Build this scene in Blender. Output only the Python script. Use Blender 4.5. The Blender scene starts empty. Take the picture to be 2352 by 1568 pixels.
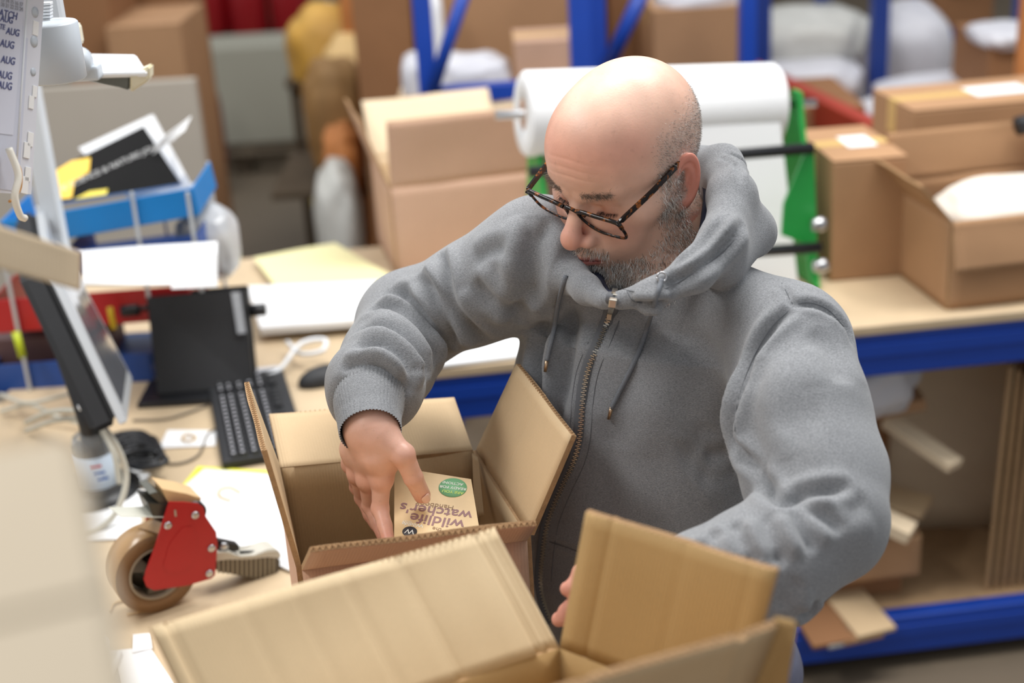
import bpy, bmesh, math, random
import numpy as np
from mathutils import Vector, Matrix
random.seed(7); RNG = np.random.RandomState(5)
C = bpy.context.scene.collection
PI = math.pi
# ------------------------------------------------------------------ camera, world, lights
FPX = 2352*50/36; TH = math.radians(22); ROLL = 0.06; EYE = np.array([0, 0, 2.02])
_r0 = np.array([1, 0, 0.]); _u0 = np.array([0, math.sin(TH), math.cos(TH)]); FW = np.array([0, math.cos(TH), -math.sin(TH)])
UP = math.cos(ROLL)*_u0 + math.sin(ROLL)*_r0; RT = math.cos(ROLL)*_r0 - math.sin(ROLL)*_u0
cam_d = bpy.data.cameras.new('camera'); cam = bpy.data.objects.new('camera', cam_d); C.objects.link(cam)
cam_d.lens = 50; cam_d.sensor_width = 36; cam_d.clip_start = .05
cam.matrix_world = Matrix(((RT[0], UP[0], -FW[0], EYE[0]), (RT[1], UP[1], -FW[1], EYE[1]), (RT[2], UP[2], -FW[2], EYE[2]), (0, 0, 0, 1)))
cam_d.dof.use_dof = True; cam_d.dof.focus_distance = 1.68; cam_d.dof.aperture_fstop = 2.5
bpy.context.scene.camera = cam
sc = bpy.context.scene
sc.view_settings.view_transform = 'Standard'; sc.view_settings.look = 'None'; sc.view_settings.gamma = 1
sc.view_settings.use_curve_mapping = False; sc.view_settings.exposure = 0.0
w = bpy.data.worlds.new('world'); sc.world = w; w.use_nodes = True
w.node_tree.nodes['Background'].inputs[0].default_value = (.93, .96, 1, 1)
w.node_tree.nodes['Background'].inputs[1].default_value = .55

def area(name, loc, size, power, col=(1, .985, .965), target=None):
    d = bpy.data.lights.new(name, 'AREA'); d.shape = 'RECTANGLE'; d.size, d.size_y = size; d.energy = power; d.color = col
    o = bpy.data.objects.new(name, d); C.objects.link(o); o.location = loc
    if target is not None:
        o.rotation_euler = (Vector(target)-Vector(loc)).to_track_quat('-Z', 'Y').to_euler()
    return o
area('ceiling_strip_light', (.9, 2.6, 4.0), (2.4, .9), 125)
area('ceiling_strip_light', (-2.0, 1.6, 4.0), (.7, 3.0), 92)
area('ceiling_strip_light', (1.6, 5.6, 4.6), (4.0, 1.2), 58)
area('ceiling_strip_light', (-2.2, 6.5, 4.6), (1.2, 3.0), 40)

# ------------------------------------------------------------------ pixel of the 2352x1568 photograph -> point of the world
def ray(px, py): return RT*((px-1176)/FPX) - UP*((py-784)/FPX) + FW
def pt(px, py, wd): return EYE + ray(px, py)*wd
def onZ(px, py, z): d = ray(px, py); return EYE + d*((z-EYE[2])/d[2])
def onY(px, py, y): d = ray(px, py); return EYE + d*(y/d[1])
def V(*a): return np.array(a, float)
def nrm(v): v = np.asarray(v, float); return v/np.linalg.norm(v)

# ------------------------------------------------------------------ materials
def srgb(r, g, b):
    f = lambda c: (c/255/12.92) if c/255 <= .04045 else ((c/255+.055)/1.055)**2.4
    return (f(r), f(g), f(b), 1)
class NT:
    def __init__(s, name):
        s.m = bpy.data.materials.new(name); s.m.use_nodes = True; s.t = s.m.node_tree; s.b = s.t.nodes['Principled BSDF']
    def n(s, typ, **kw):
        x = s.t.nodes.new(typ)
        for k, v in kw.items():
            if k in x.inputs.keys(): x.inputs[k].default_value = v
            else: setattr(x, k, v)
        return x
    def l(s, a, b): s.t.links.new(a, b)
def mat(name, col, rough=.6, metal=0, noise=0, nscale=40, bump=0, bscale=200, spec=.5, **kw):
    s = NT(name); b = s.b
    b.inputs['Base Color'].default_value = col; b.inputs['Roughness'].default_value = rough; b.inputs['Metallic'].default_value = metal
    b.inputs['Specular IOR Level'].default_value = spec
    tc = s.n('ShaderNodeTexCoord')
    if noise:
        nz = s.n('ShaderNodeTexNoise', Scale=nscale, Detail=5.0); s.l(tc.outputs['Object'], nz.inputs['Vector'])
        mx = s.n('ShaderNodeMix', data_type='RGBA'); s.l(nz.outputs['Fac'], mx.inputs['Factor'])
        mx.inputs[6].default_value = tuple(c*(1-noise) for c in col[:3])+(1,); mx.inputs[7].default_value = tuple(min(1, c*(1+noise)) for c in col[:3])+(1,)
        s.l(mx.outputs[2], b.inputs['Base Color'])
    if bump:
        nb = s.n('ShaderNodeTexNoise', Scale=bscale, Detail=4.0); s.l(tc.outputs['Object'], nb.inputs['Vector'])
        bp = s.n('ShaderNodeBump', Strength=bump, Distance=.002); s.l(nb.outputs['Fac'], bp.inputs['Height']); s.l(bp.outputs[0], b.inputs['Normal'])
    for k, v in kw.items(): b.inputs[k.replace('_', ' ')].default_value = v
    return s.m
def card_mat(name, col, flute=520, axis=0, fl=.18):
    """kraft board: mottled fibre colour, fine flute relief"""
    s = NT(name); b = s.b; b.inputs['Roughness'].default_value = .75; b.inputs['Specular IOR Level'].default_value = .25
    uv = s.n('ShaderNodeTexCoord'); nz = s.n('ShaderNodeTexNoise', Scale=9.0, Detail=8.0, Roughness=.6); s.l(uv.outputs['Object'], nz.inputs['Vector'])
    mp = s.n('ShaderNodeMapping'); mp.inputs['Scale'].default_value = (900, 900, 260); s.l(uv.outputs['Object'], mp.inputs['Vector'])
    n2 = s.n('ShaderNodeTexNoise', Scale=1.0, Detail=2.0); s.l(mp.outputs[0], n2.inputs['Vector'])
    ad = s.n('ShaderNodeMath', operation='ADD'); s.l(nz.outputs['Fac'], ad.inputs[0]); s.l(n2.outputs['Fac'], ad.inputs[1])
    ml = s.n('ShaderNodeMath', operation='MULTIPLY'); s.l(ad.outputs[0], ml.inputs[0]); ml.inputs[1].default_value = .55
    cr = s.n('ShaderNodeMix', data_type='RGBA'); s.l(ml.outputs[0], cr.inputs['Factor'])
    cr.inputs[6].default_value = tuple(c*.84 for c in col[:3])+(1,); cr.inputs[7].default_value = tuple(min(1, c*1.16) for c in col[:3])+(1,)
    s.l(cr.outputs[2], b.inputs['Base Color'])
    wv = s.n('ShaderNodeTexWave', Scale=flute/(2*PI)*1.0, Distortion=.3, bands_direction='XYZ'[axis]); s.l(uv.outputs['UV'], wv.inputs['Vector'])
    bp = s.n('ShaderNodeBump', Strength=fl, Distance=.0012); s.l(wv.outputs['Fac'], bp.inputs['Height'])
    b2 = s.n('ShaderNodeBump', Strength=.12, Distance=.0008); s.l(n2.outputs['Fac'], b2.inputs['Height']); s.l(bp.outputs[0], b2.inputs['Normal'])
    s.l(b2.outputs[0], b.inputs['Normal'])
    return s.m
KR = card_mat('kraft_board', srgb(200, 174, 138)); KRD = card_mat('kraft_board_outside', srgb(198, 162, 138))
KRL = card_mat('kraft_board_light', srgb(220, 200, 170)); KRO = card_mat('kraft_board_ochre_shaded', srgb(186, 154, 106))
KRB = mat('brown_carton', srgb(170, 132, 98), .75, noise=.15, nscale=6, spec=.25)
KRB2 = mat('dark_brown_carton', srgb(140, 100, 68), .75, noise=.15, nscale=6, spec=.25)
KRF = mat('flute_edge', srgb(172, 138, 100), .9, noise=.3, nscale=120, bump=.6, bscale=500)
BLUE = mat('blue_paint', srgb(12, 62, 160), .38, noise=.08, nscale=12)
BLUED = mat('deep_blue_paint', srgb(18, 52, 130), .45, noise=.1, nscale=12)
RED_O = mat('orange_red_paint', srgb(158, 52, 32), .5, noise=.15, nscale=8)
WOOD = mat('pale_ply_worktop', srgb(200, 178, 146), .5, noise=.14, nscale=14, bump=.1, bscale=60)
PAPER = mat('white_paper', srgb(234, 235, 236), .7, spec=.2); PAPERY = mat('yellow_paper', srgb(232, 226, 176), .7, spec=.2)
WHITE = mat('white_plastic', srgb(232, 235, 238), .35); GREYP = mat('grey_plastic', srgb(196, 204, 212), .4)
BLACK = mat('black_plastic', srgb(26, 27, 30), .4, noise=.2, nscale=30); BLACKM = mat('black_matt', srgb(34, 35, 38), .6, noise=.15, nscale=60)
STEEL = mat('steel', srgb(190, 190, 192), .28, metal=1, noise=.1, nscale=60); SILV = mat('silver_bezel', srgb(196, 200, 204), .35, metal=.35)
WRAP = mat('stretch_wrap', srgb(196, 196, 190), .45, noise=.2, nscale=14, bump=.5, bscale=20)
WRAPW = mat('white_poly_wrap', srgb(206, 206, 212), .4, noise=.1, nscale=14, bump=.5, bscale=18)

# ------------------------------------------------------------------ mesh helpers
def tag(o, label=None, cat=None, group=None, kind=None):
    if label: o['label'] = label
    if cat: o['category'] = cat
    if group: o['group'] = group
    if kind: o['kind'] = kind
    return o
def thing(name, label, cat, loc=(0, 0, 0), rz=0, group=None):
    o = bpy.data.objects.new(name, None); C.objects.link(o); o.location = [float(a) for a in loc]; o.rotation_euler = (0, 0, rz); o.empty_display_size = .05
    return tag(o, label, cat, group)
def par(o, parent):
    """parent keeping world placement (parents are only moved and turned)"""
    if parent is not None:
        o.parent = parent
        m = Matrix.Identity(4); q = parent; chain = []
        while q is not None: chain.append(q); q = q.parent
        for q in reversed(chain): m = m @ q.matrix_basis
        o.matrix_basis = m.inverted() @ o.matrix_basis
    return o
def raw(name, v, f, m, parent=None, smooth=False, local=False, uv=None):
    """mesh from world-space points; its origin is moved to the bounding box centre"""
    v = np.asarray(v, float).reshape(-1, 3); me = bpy.data.meshes.new(name)
    c = np.zeros(3) if local else (v.min(0)+v.max(0))/2
    me.from_pydata((v-c).tolist(), [], [tuple(int(i) for i in q) for q in f]); me.update()
    if m is not None:
        for mm in (m if isinstance(m, (list, tuple)) else [m]): me.materials.append(mm)
    if smooth: me.polygons.foreach_set('use_smooth', [True]*len(me.polygons))
    o = bpy.data.objects.new(name, me); C.objects.link(o); o.location = c.tolist()
    if local: o.parent = parent
    else: par(o, parent)
    return o
def frombm(name, bm, m, parent=None, smooth=False, local=False):
    bmesh.ops.recalc_face_normals(bm, faces=bm.faces)
    me = bpy.data.meshes.new(name)
    if not local:
        co = np.array([v.co[:] for v in bm.verts]); c = (co.min(0)+co.max(0))/2
        bmesh.ops.translate(bm, vec=Vector(-c), verts=bm.verts)
    bm.to_mesh(me); bm.free()
    for mm in (m if isinstance(m, (list, tuple)) else [m]): me.materials.append(mm)
    if smooth: me.polygons.foreach_set('use_smooth', [True]*len(me.polygons))
    o = bpy.data.objects.new(name, me); C.objects.link(o)
    if local: o.parent = parent
    else: o.location = c.tolist(); par(o, parent)
    return o
def add_box(bm, c, s, rot=None, bev=0, seg=2, mi=0):
    """box centred at c, size s, optional 3x3 rotation, bevelled"""
    r = bmesh.ops.create_cube(bm, size=1.0); vs = r['verts']
    for v in vs: v.co = Vector((v.co.x*s[0], v.co.y*s[1], v.co.z*s[2]))
    if bev:
        es = list({e for v in vs for e in v.link_edges})
        rr = bmesh.ops.bevel(bm, geom=es, offset=bev, segments=seg, affect='EDGES', profile=.5); vs = list({v for f in rr['faces'] for v in f.verts} | {v for v in vs if v.is_valid})
    M = Matrix(rot) if rot is not None else Matrix.Identity(3)
    for v in vs: v.co = M @ v.co + Vector([float(a) for a in c])
    if mi:
        for f in {f for v in vs for f in v.link_faces}: f.material_index = mi
    return vs
def rotz(a): c, s = math.cos(a), math.sin(a); return ((c, -s, 0), (s, c, 0), (0, 0, 1))
def frame(x, z):
    """rotation matrix with columns x, y, z from an x direction and an approximate z"""
    x = nrm(x); y = nrm(np.cross(z, x)); z = np.cross(x, y); return np.array([x, y, z]).T
def box(name, c, s, m, parent=None, rz=0, rot=None, bev=.003, local=False):
    bm = bmesh.new(); add_box(bm, c, s, rot if rot is not None else rotz(rz), bev); return frombm(name, bm, m, parent, local=local)
def add_tube(bm, pts, r, seg=10, cap=True):
    pts = [np.asarray(p, float) for p in pts]; n = len(pts); rs = r if hasattr(r, '__len__') else [r]*n
    rings = []; up = None
    for i, p in enumerate(pts):
        t = nrm(pts[min(i+1, n-1)]-pts[max(i-1, 0)])
        if up is None:
            up = np.array([0, 0, 1.]) if abs(t[2]) < .9 else np.array([1., 0, 0])
        a = nrm(np.cross(t, up)); up = np.cross(a, t)
        rings.append([bm.verts.new((p+rs[i]*(math.cos(2*PI*k/seg)*a+math.sin(2*PI*k/seg)*up)).tolist()) for k in range(seg)])
    for A, B in zip(rings, rings[1:]):
        for k in range(seg): bm.faces.new((A[k], A[(k+1) % seg], B[(k+1) % seg], B[k]))
    if cap: bm.faces.new(rings[0][::-1]); bm.faces.new(rings[-1])
def spline(P, n=8):
    P = [np.asarray(p, float) for p in P]
    if len(P) < 3: return [P[0]+(P[-1]-P[0])*t for t in np.linspace(0, 1, n)]
    Q = [2*P[0]-P[1]]+P+[2*P[-1]-P[-2]]; out = []
    for i in range(1, len(Q)-2):
        a, b, c, d = Q[i-1:i+3]
        for t in np.linspace(0, 1, n, endpoint=False):
            out.append(.5*((2*b)+(-a+c)*t+(2*a-5*b+4*c-d)*t*t+(-a+3*b-3*c+d)*t**3))
    out.append(P[-1]); return out
def tube(name, pts, r, m, parent=None, seg=10, sm=True, n=8):
    bm = bmesh.new(); add_tube(bm, spline(pts, n) if sm else pts, r if not hasattr(r, '__len__') else (list(r) if not sm else list(np.interp(np.linspace(0, len(r)-1, (len(pts)-1)*n+1), range(len(r)), r))), seg)
    return frombm(name, bm, m, parent, smooth=True)
def add_lathe(bm, prof, c, ax, seg=32, closed=False):
    """prof = [(r, h)...] turned about axis ax through c"""
    ax = nrm(ax); a = nrm(np.cross(ax, [0.31, .2, .93] if abs(ax[2]) < .9 else [1, 0, 0])); b = np.cross(ax, a); c = np.asarray(c, float)
    rings = [[bm.verts.new((c+ax*h+r*(math.cos(2*PI*k/seg)*a+math.sin(2*PI*k/seg)*b)).tolist()) for k in range(seg)] for r, h in prof]
    L = list(zip(rings, rings[1:]))+([(rings[-1], rings[0])] if closed else [])
    for A, B in L:
        for k in range(seg): bm.faces.new((A[k], A[(k+1) % seg], B[(k+1) % seg], B[k]))
    if not closed:
        bm.faces.new(rings[0][::-1]); bm.faces.new(rings[-1])
def lathe(name, prof, c, ax, m, parent=None, seg=32, closed=False):
    bm = bmesh.new(); add_lathe(bm, prof, c, ax, seg, closed); o = frombm(name, bm, m, parent, smooth=True)
    try:
        for p in o.data.polygons: p.use_smooth = len(p.vertices) == 4
    except Exception: pass
    return o
def prism(name, poly, nv, th, m, parent=None, bev=0):
    """plate: polygon of world points, thickness th along -nv"""
    poly = [np.asarray(p, float) for p in poly]; nv = nrm(nv)*th; n = len(poly)
    bm = bmesh.new(); A = [bm.verts.new(p.tolist()) for p in poly]; B = [bm.verts.new((p-nv).tolist()) for p in poly]
    bm.faces.new(A); bm.faces.new(B[::-1])
    for i in range(n): bm.faces.new((A[i], B[i], B[(i+1) % n], A[(i+1) % n]))
    if bev: bmesh.ops.bevel(bm, geom=list(bm.edges), offset=bev, segments=2, affect='EDGES')
    return frombm(name, bm, m, parent)
def sheet(name, q, m, parent=None, th=.0004, wav=.0, n=10, seed=0, nrmv=None):
    """thin sheet over four corners q (a,b,c,d), slightly wavy, with thickness"""
    q = [np.asarray(p, float) for p in q]; nv = nrm(nrmv) if nrmv is not None else nrm(np.cross(q[1]-q[0], q[3]-q[0]))
    if nrmv is None and nv[2] < 0: nv = -nv
    v = []; f = []; rs = np.random.RandomState(seed); ph = rs.rand(6)*6
    for k in (1, 0):
        for i in range(n+1):
            for j in range(n+1):
                s, t = i/n, j/n; p = (q[0]*(1-s)+q[1]*s)*(1-t)+(q[3]*(1-s)+q[2]*s)*t
                z = wav*(1+math.sin(ph[0]+s*4+t*2)*.5+math.sin(ph[1]+t*5-s*1.5)*.5)
                v.append(p+nv*(z+(th if k else 0)))
    N = (n+1)**2; ix = lambda i, j: i*(n+1)+j
    for i in range(n):
        for j in range(n):
            f.append((ix(i, j), ix(i+1, j), ix(i+1, j+1), ix(i, j+1))); f.append((N+ix(i, j), N+ix(i, j+1), N+ix(i+1, j+1), N+ix(i+1, j)))
    for i in range(n):
        for a, b in ((ix(i, 0), ix(i+1, 0)), (ix(i+1, n), ix(i, n)), (ix(0, i+1), ix(0, i)), (ix(n, i), ix(n, i+1))): f.append((b, a, N+a, N+b))
    return raw(name, v, f, m, parent, smooth=False)
def board(name, q, nv, th, mats, parent=None, crumple=.0015, seed=0, n=(14, 10), creases=()):
    """corrugated flap or wall: quad q (hinge a->b, outer c,d), liner faces, fluted edges; uv across the flutes; slight warp.
       creases = [(s, depth, width)] pressed lines across the hinge direction"""
    a, b, c, d = [np.asarray(p, float) for p in q]; nv = nrm(nv); rs = np.random.RandomState(seed); ph = rs.rand(6)*6.28
    L = np.linalg.norm(b-a); H = np.linalg.norm(d-a)
    ss = sorted(set(list(np.linspace(0, 1, n[0]+1))+[min(1, max(0, s+k*wd/L)) for s, dp, wd in creases for k in (-1, 0, 1)])); tt = list(np.linspace(0, 1, n[1]+1))
    v = []; uvs = []
    for k in (0, 1):
        for s in ss:
            for t in tt:
                p = (a*(1-s)+b*s)*(1-t)+(d*(1-s)+c*s)*t
                env = math.sin(PI*s)**.5*t if 0 < s < 1 else 0
                z = crumple*(math.sin(ph[0]+s*7+t*2)+math.sin(ph[1]+t*5+s*3))*env
                for s0, dp, wd in creases: z -= dp*max(0, 1-abs((s-s0)*L)/wd)
                v.append(p+nv*z-nv*(th if k else 0)); uvs.append((s*L, t*H))
    A, B = len(ss), len(tt); N = A*B; ix = lambda i, j: i*B+j; f = []; mi = []
    for i in range(A-1):
        for j in range(B-1):
            f.append((ix(i, j), ix(i+1, j), ix(i+1, j+1), ix(i, j+1))); mi.append(0)
            f.append((N+ix(i, j), N+ix(i, j+1), N+ix(i+1, j+1), N+ix(i+1, j))); mi.append(1)
    for i in range(A-1):
        for x, y in ((ix(i, 0), ix(i+1, 0)), (ix(i+1, B-1), ix(i, B-1))): f.append((y, x, N+x, N+y)); mi.append(2)
    for j in range(B-1):
        for x, y in ((ix(0, j+1), ix(0, j)), (ix(A-1, j), ix(A-1, j+1))): f.append((y, x, N+x, N+y)); mi.append(2)
    o = raw(name, v, f, mats, parent, smooth=False)
    me = o.data
    for p, k in zip(me.polygons, mi): p.material_index = k; p.use_smooth = k < 2
    ul = me.uv_layers.new(name='uv'); li = np.zeros(len(me.loops), int); me.loops.foreach_get('vertex_index', li)
    ul.data.foreach_set('uv', np.array(uvs)[li].astype(np.float32).ravel())
    return o
def flutes(name, a, b, nv, th, m, parent, pitch=.0065):
    """zigzag corrugation showing on a cut edge from a to b"""
    a = np.asarray(a, float); b = np.asarray(b, float); nv = nrm(nv); L = np.linalg.norm(b-a); n = max(2, int(L/pitch*2)); e = nrm(b-a)
    out = nrm(np.cross(nv, e)); bm = bmesh.new(); prev = None
    for i in range(n+1):
        p = a+e*L*i/n-nv*(th*(.12 if i % 2 else .88))
        cur = [bm.verts.new((p+nv*s*.00035+out*u).tolist()) for s, u in ((-1, -.0008), (1, -.0008), (1, .0008), (-1, .0008))]
        if prev:
            for k in range(4): bm.faces.new((prev[k], prev[(k+1) % 4], cur[(k+1) % 4], cur[k]))
        prev = cur
    return frombm(name, bm, m, parent)
def text_part(name, body, c, xdir, nv, size, m, parent, ext=.0002, shear=0, align='CENTER', bold=0):
    """flat lettering as a thin mesh; c = anchor, xdir = reading direction, nv = face normal"""
    cu = bpy.data.curves.new(name, 'FONT'); cu.body = body; cu.size = size; cu.extrude = ext; cu.align_x = align; cu.align_y = 'CENTER'; cu.shear = shear; cu.offset = bold; cu.resolution_u = 3
    cu.space_line = .9
    t = bpy.data.objects.new(name, cu); C.objects.link(t); dg = bpy.context.evaluated_depsgraph_get(); dg.update()
    me = bpy.data.meshes.new_from_object(t.evaluated_get(dg)); bpy.data.objects.remove(t); bpy.data.curves.remove(cu)
    x = nrm(xdir); z = nrm(nv); y = np.cross(z, x)
    o = bpy.data.objects.new(name, me); me.materials.clear(); me.materials.append(m); C.objects.link(o)
    M = Matrix(((x[0], y[0], z[0], c[0]), (x[1], y[1], z[1], c[1]), (x[2], y[2], z[2], c[2]), (0, 0, 0, 1)))
    me.transform(M)
    co = np.array([q.co[:] for q in me.vertices]); cc = (co.min(0)+co.max(0))/2; me.transform(Matrix.Translation(Vector(-cc))); o.location = cc.tolist(); par(o, parent)
    return o
def copy_tree(o, parent=None):
    c = o.copy(); C.objects.link(c); c.parent = parent
    for ch in list(o.children): copy_tree(ch, c)
    return c
# ------------------------------------------------------------------ cartons
TH_B = .0045
def flap(name, a, b, c, d, nv, mats, parent, seed=0, crumple=.0012, creases=(), edge=True, th=TH_B, label=None):
    o = board(name, (a, b, c, d), nv, th, mats, parent, crumple, seed, creases=creases)
    if label: o['label'] = label
    if edge:
        flutes('fluted_edge', d, c, nv, th, KRF, o)
    return o
def open_carton(name, label, cat, cen, rz, W, D, zb, zt, fl, ang, m_in=None, m_out=None, group=None, warp=.001, th=TH_B, seed=0):
    """four walls, floor and four flaps; cen=(x,y); ang=(back,right,front,left) opening from horizontal"""
    m_in = m_in or KR; m_out = m_out or KRD
    t = thing(name, label, cat, (cen[0], cen[1], zb), rz, group)
    e1 = V(math.cos(rz), math.sin(rz), 0); e2 = V(-math.sin(rz), math.cos(rz), 0); z = V(0, 0, 1); c = V(cen[0], cen[1], 0)
    P = dict(BL=c-e1*W/2+e2*D/2, BR=c+e1*W/2+e2*D/2, FR=c+e1*W/2-e2*D/2, FL=c-e1*W/2-e2*D/2)
    for k, (a, b, n) in enumerate((('BL', 'BR', e2), ('BR', 'FR', e1), ('FR', 'FL', -e2), ('FL', 'BL', -e1))):
        A, B = P[a]+z*zb, P[b]+z*zb; H = z*(zt-zb)
        board('side_wall', (A, B, B+H, A+H), -n, th, (m_in, m_out, KRF), t, warp*.4, seed+k)
        al = ang[k]
        if al is not None:
            F = fl*(math.cos(al)*n+math.sin(al)*z); nn = nrm(-n*math.sin(al)+z*math.cos(al))
            flap('flap', P[a]+z*zt, P[b]+z*zt, P[b]+z*zt+F, P[a]+z*zt+F, nn, (m_in, m_out, KRF), t, seed+k+9, warp)
    bm = bmesh.new(); add_box(bm, (cen[0], cen[1], zb+.004), (W-.002, D-.002, .006), rotz(rz)); frombm('bottom', bm, m_in, t)
    return t
TAPEM = mat('clear_tan_tape', srgb(214, 178, 110), .3, spec=.6)
def closed_carton(name, label, cen, rz, W, D, zb, zt, m=None, group=None, tape=True, lab=False, cat='carton'):
    m = m or KRB; t = thing(name, label, cat, (cen[0], cen[1], zb), rz, group)
    R = rotz(rz); c = V(cen[0], cen[1], 0); e1 = V(math.cos(rz), math.sin(rz), 0); e2 = V(-math.sin(rz), math.cos(rz), 0)
    box('carton_body', (cen[0], cen[1], (zb+zt)/2-.002), (W, D, zt-zb-.004), m, t, rot=R, bev=.004)
    for s in (-1, 1):
        q = c+e2*s*(D/4+.001)+V(0, 0, zt-.001); box('top_flap', q, (W, D/2-.003, .004), m, t, rot=R, bev=.001)
    if tape:
        bm = bmesh.new(); add_box(bm, c+V(0, 0, zt+.0014), (W+.002, .05, .0006), R)
        for s in (-1, 1): add_box(bm, c+e1*s*(W/2+.0006)+V(0, 0, zt-.04), (.0006, .05, .08), R)
        frombm('packing_tape', bm, TAPEM, t)
    if lab:
        box('address_label', c+e1*W*.1+V(0, 0, zt+.0022), (min(.15, W*.4), min(.1, D*.4), .0006), PAPER, t, rot=R, bev=0)
    return t

# ------------------------------------------------------------------ the setting
FLOORM = mat('warehouse_concrete', srgb(106, 94, 78), .55, noise=.25, nscale=2.5, bump=.2, bscale=30)
def plane_struct(name, c, s, m):
    o = box(name, c, s, m, None, bev=0); o['kind'] = 'structure'; return o
plane_struct('floor', (0, 7, -.05), (16, 18, .1), FLOORM)
plane_struct('wall_back', (0, 15, 2.5), (16, .2, 5), mat('painted_block', srgb(120, 112, 100), .8, noise=.1, nscale=3))
YLINE = mat('yellow_floor_paint', srgb(196, 170, 80), .6, noise=.3, nscale=20)
a, b = onZ(700, 400, 0), onZ(790, 600, 0); d = nrm(b-a); a = a-d*4; b = b+d*3; s = V(d[1], -d[0], 0)*.05
o = prism('trim_1', [a-s+V(0, 0, .003), b-s+V(0, 0, .003), b+s+V(0, 0, .003), a+s+V(0, 0, .003)], (0, 0, 1), .003, YLINE); o['kind'] = 'structure'

# ------------------------------------------------------------------ left packing table
TZ = .88
t = thing('packing_table', 'long pale wood packing table under the computer, papers and work cartons', 'table', (-.6, 1.6, 0))
box('worktop', (-.755, 1.43, TZ-.015), (1.05, 2.46, .03), WOOD, t, bev=.003)
box('worktop_extension', (-.1045, .99, TZ-.015), (.249, 1.58, .03), WOOD, t, bev=.003)
for x, y in ((-1.2, .3), (-1.2, 2.55), (-.04, .3), (-.04, 1.7), (-.28, 2.55)): box('leg', (x, y, .425), (.05, .05, .85), BLUE, t)
box('side_rail', (-1.2, 1.43, .81), (.04, 2.2, .07), BLUE, t); box('side_rail', (-.04, 1.0, .81), (.04, 1.35, .07), BLUE, t); box('side_rail', (-.28, 1.43, .81), (.04, 2.2, .07), BLUE, t)

# ------------------------------------------------------------------ blue-beamed bench behind the man
BA, BB = V(-.16, 2.70, 0), V(1.15, 2.835, 0); bd = nrm(BB-BA); bn = V(-bd[1], bd[0], 0); byaw = math.atan2(bd[1], bd[0]); BZ = .88
def bp(s, t_, z): return BA+bd*s+bn*t_+V(0, 0, z)
t = thing('packing_bench', 'long chipboard bench with bright blue steel beams behind the man', 'bench', bp(1.2, .4, 0), byaw)
def bbox(nm, s, t_, z, size, m, p, bev=.003): return box(nm, bp(s, t_, z), size, m, p, rz=byaw, bev=bev)
for (t0, z0) in ((.02, BZ-.072), (.82, BZ-.072), (.02, .09), (.82, .09)):
    bm = bmesh.new(); add_box(bm, bp(.92, t0, z0), (3.6, .045, .1), rotz(byaw), .006)
    add_box(bm, bp(.92, t0-.024, z0+.012), (3.58, .006, .03), rotz(byaw), .002); frombm('beam', bm, BLUE, t)
bbox('worktop', .92, .42, BZ-.01, (3.6, .86, .022), WOOD, t)
bbox('lower_shelf', .92, .42, .13, (3.6, .78, .018), mat('raw_chipboard', srgb(170, 140, 105), .7, noise=.2, nscale=30), t)
for s in (-.85, 2.69):
    for t0 in (.02, .82): bbox('post', s, t0, BZ/2, (.06, .06, BZ), BLUED, t)

# open carton on the bench, left of the man
def cornerfit(pa, pb, z): a = onZ(*pa, z); b = onZ(*pb, z); return a, b
a, b = onZ(915, 636, BZ), onZ(1190, 600, BZ); e1 = nrm(b-a); e2 = V(-e1[1], e1[0], 0); W, D = .34, .30
cen = a+e1*W/2+e2*D/2
open_carton('open_carton', 'tall open carton on the bench beside the man\'s right shoulder', 'carton', cen[:2], math.atan2(e1[1], e1[0]), W, D, BZ+.002, BZ+.225, .17,
            (math.radians(48), math.radians(70), math.radians(80), math.radians(72)), m_in=KRL, m_out=KRD, seed=3, warp=.002)
# right: taped carton with label, open carton, large carton behind
a = onZ(1880, 655, BZ)+V(0, .02, 0)
closed_carton('taped_carton', 'narrow taped carton with white label standing between green dispenser and open carton', bp(1.02, .42, 0)[:2], byaw-.03, .17, .30, BZ+.002, BZ+.285, KRB, lab=True)
closed_carton('taped_carton', 'wide taped carton with white label behind the open carton of packing paper', bp(1.45, .68, 0)[:2], byaw+.02, .46, .26, BZ+.002, BZ+.315, KRB, lab=True)
a, b = onZ(2145, 705, BZ), onZ(2352, 690, BZ); e1 = nrm(b-a); e2 = V(-e1[1], e1[0], 0); W, D = .42, .33; cen = a+e1*W/2+e2*D/2
open_carton('open_carton', 'open carton filled with packing paper at the right end of the bench', 'carton', cen[:2], math.atan2(e1[1], e1[0])+.12, W, D, BZ+.002, BZ+.20, .11,
            (math.radians(84), math.radians(35), math.radians(-75), math.radians(50)), m_in=KRB, m_out=KRB, seed=5, warp=.002)
def crumpled(name, cen, size, m, label, cat, seed=0, group=None, parent=None):
    """crumpled soft lump (paper wad or poly bag)"""
    bm = bmesh.new(); bmesh.ops.create_icosphere(bm, subdivisions=4, radius=.5); rs = np.random.RandomState(seed); K = rs.randn(7, 3)*3.2; ph = rs.rand(7)*6
    for v in bm.verts:
        p = np.array(v.co); d = sum(abs(math.sin(K[i]@p*1.6+ph[i])) for i in range(7))/7-.5
        q = p*(1+d*.5); q = np.sign(q)*np.abs(q/.5)**.7*.5; v.co = Vector((q[0]*size[0], q[1]*size[1], q[2]*size[2]))+Vector([float(x) for x in cen])
    o = frombm(name, bm, m, parent, smooth=True)
    if label: tag(o, label, cat, group)
    return o
crumpled('packing_paper', V(cen[0]+.02, cen[1]-.02, BZ+.155), (.34, .26, .14), mat('newsprint', srgb(222, 216, 205), .8, bump=.4, bscale=30), 'crumpled off-white packing paper heaped in the open carton', 'paper', 4)
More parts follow.
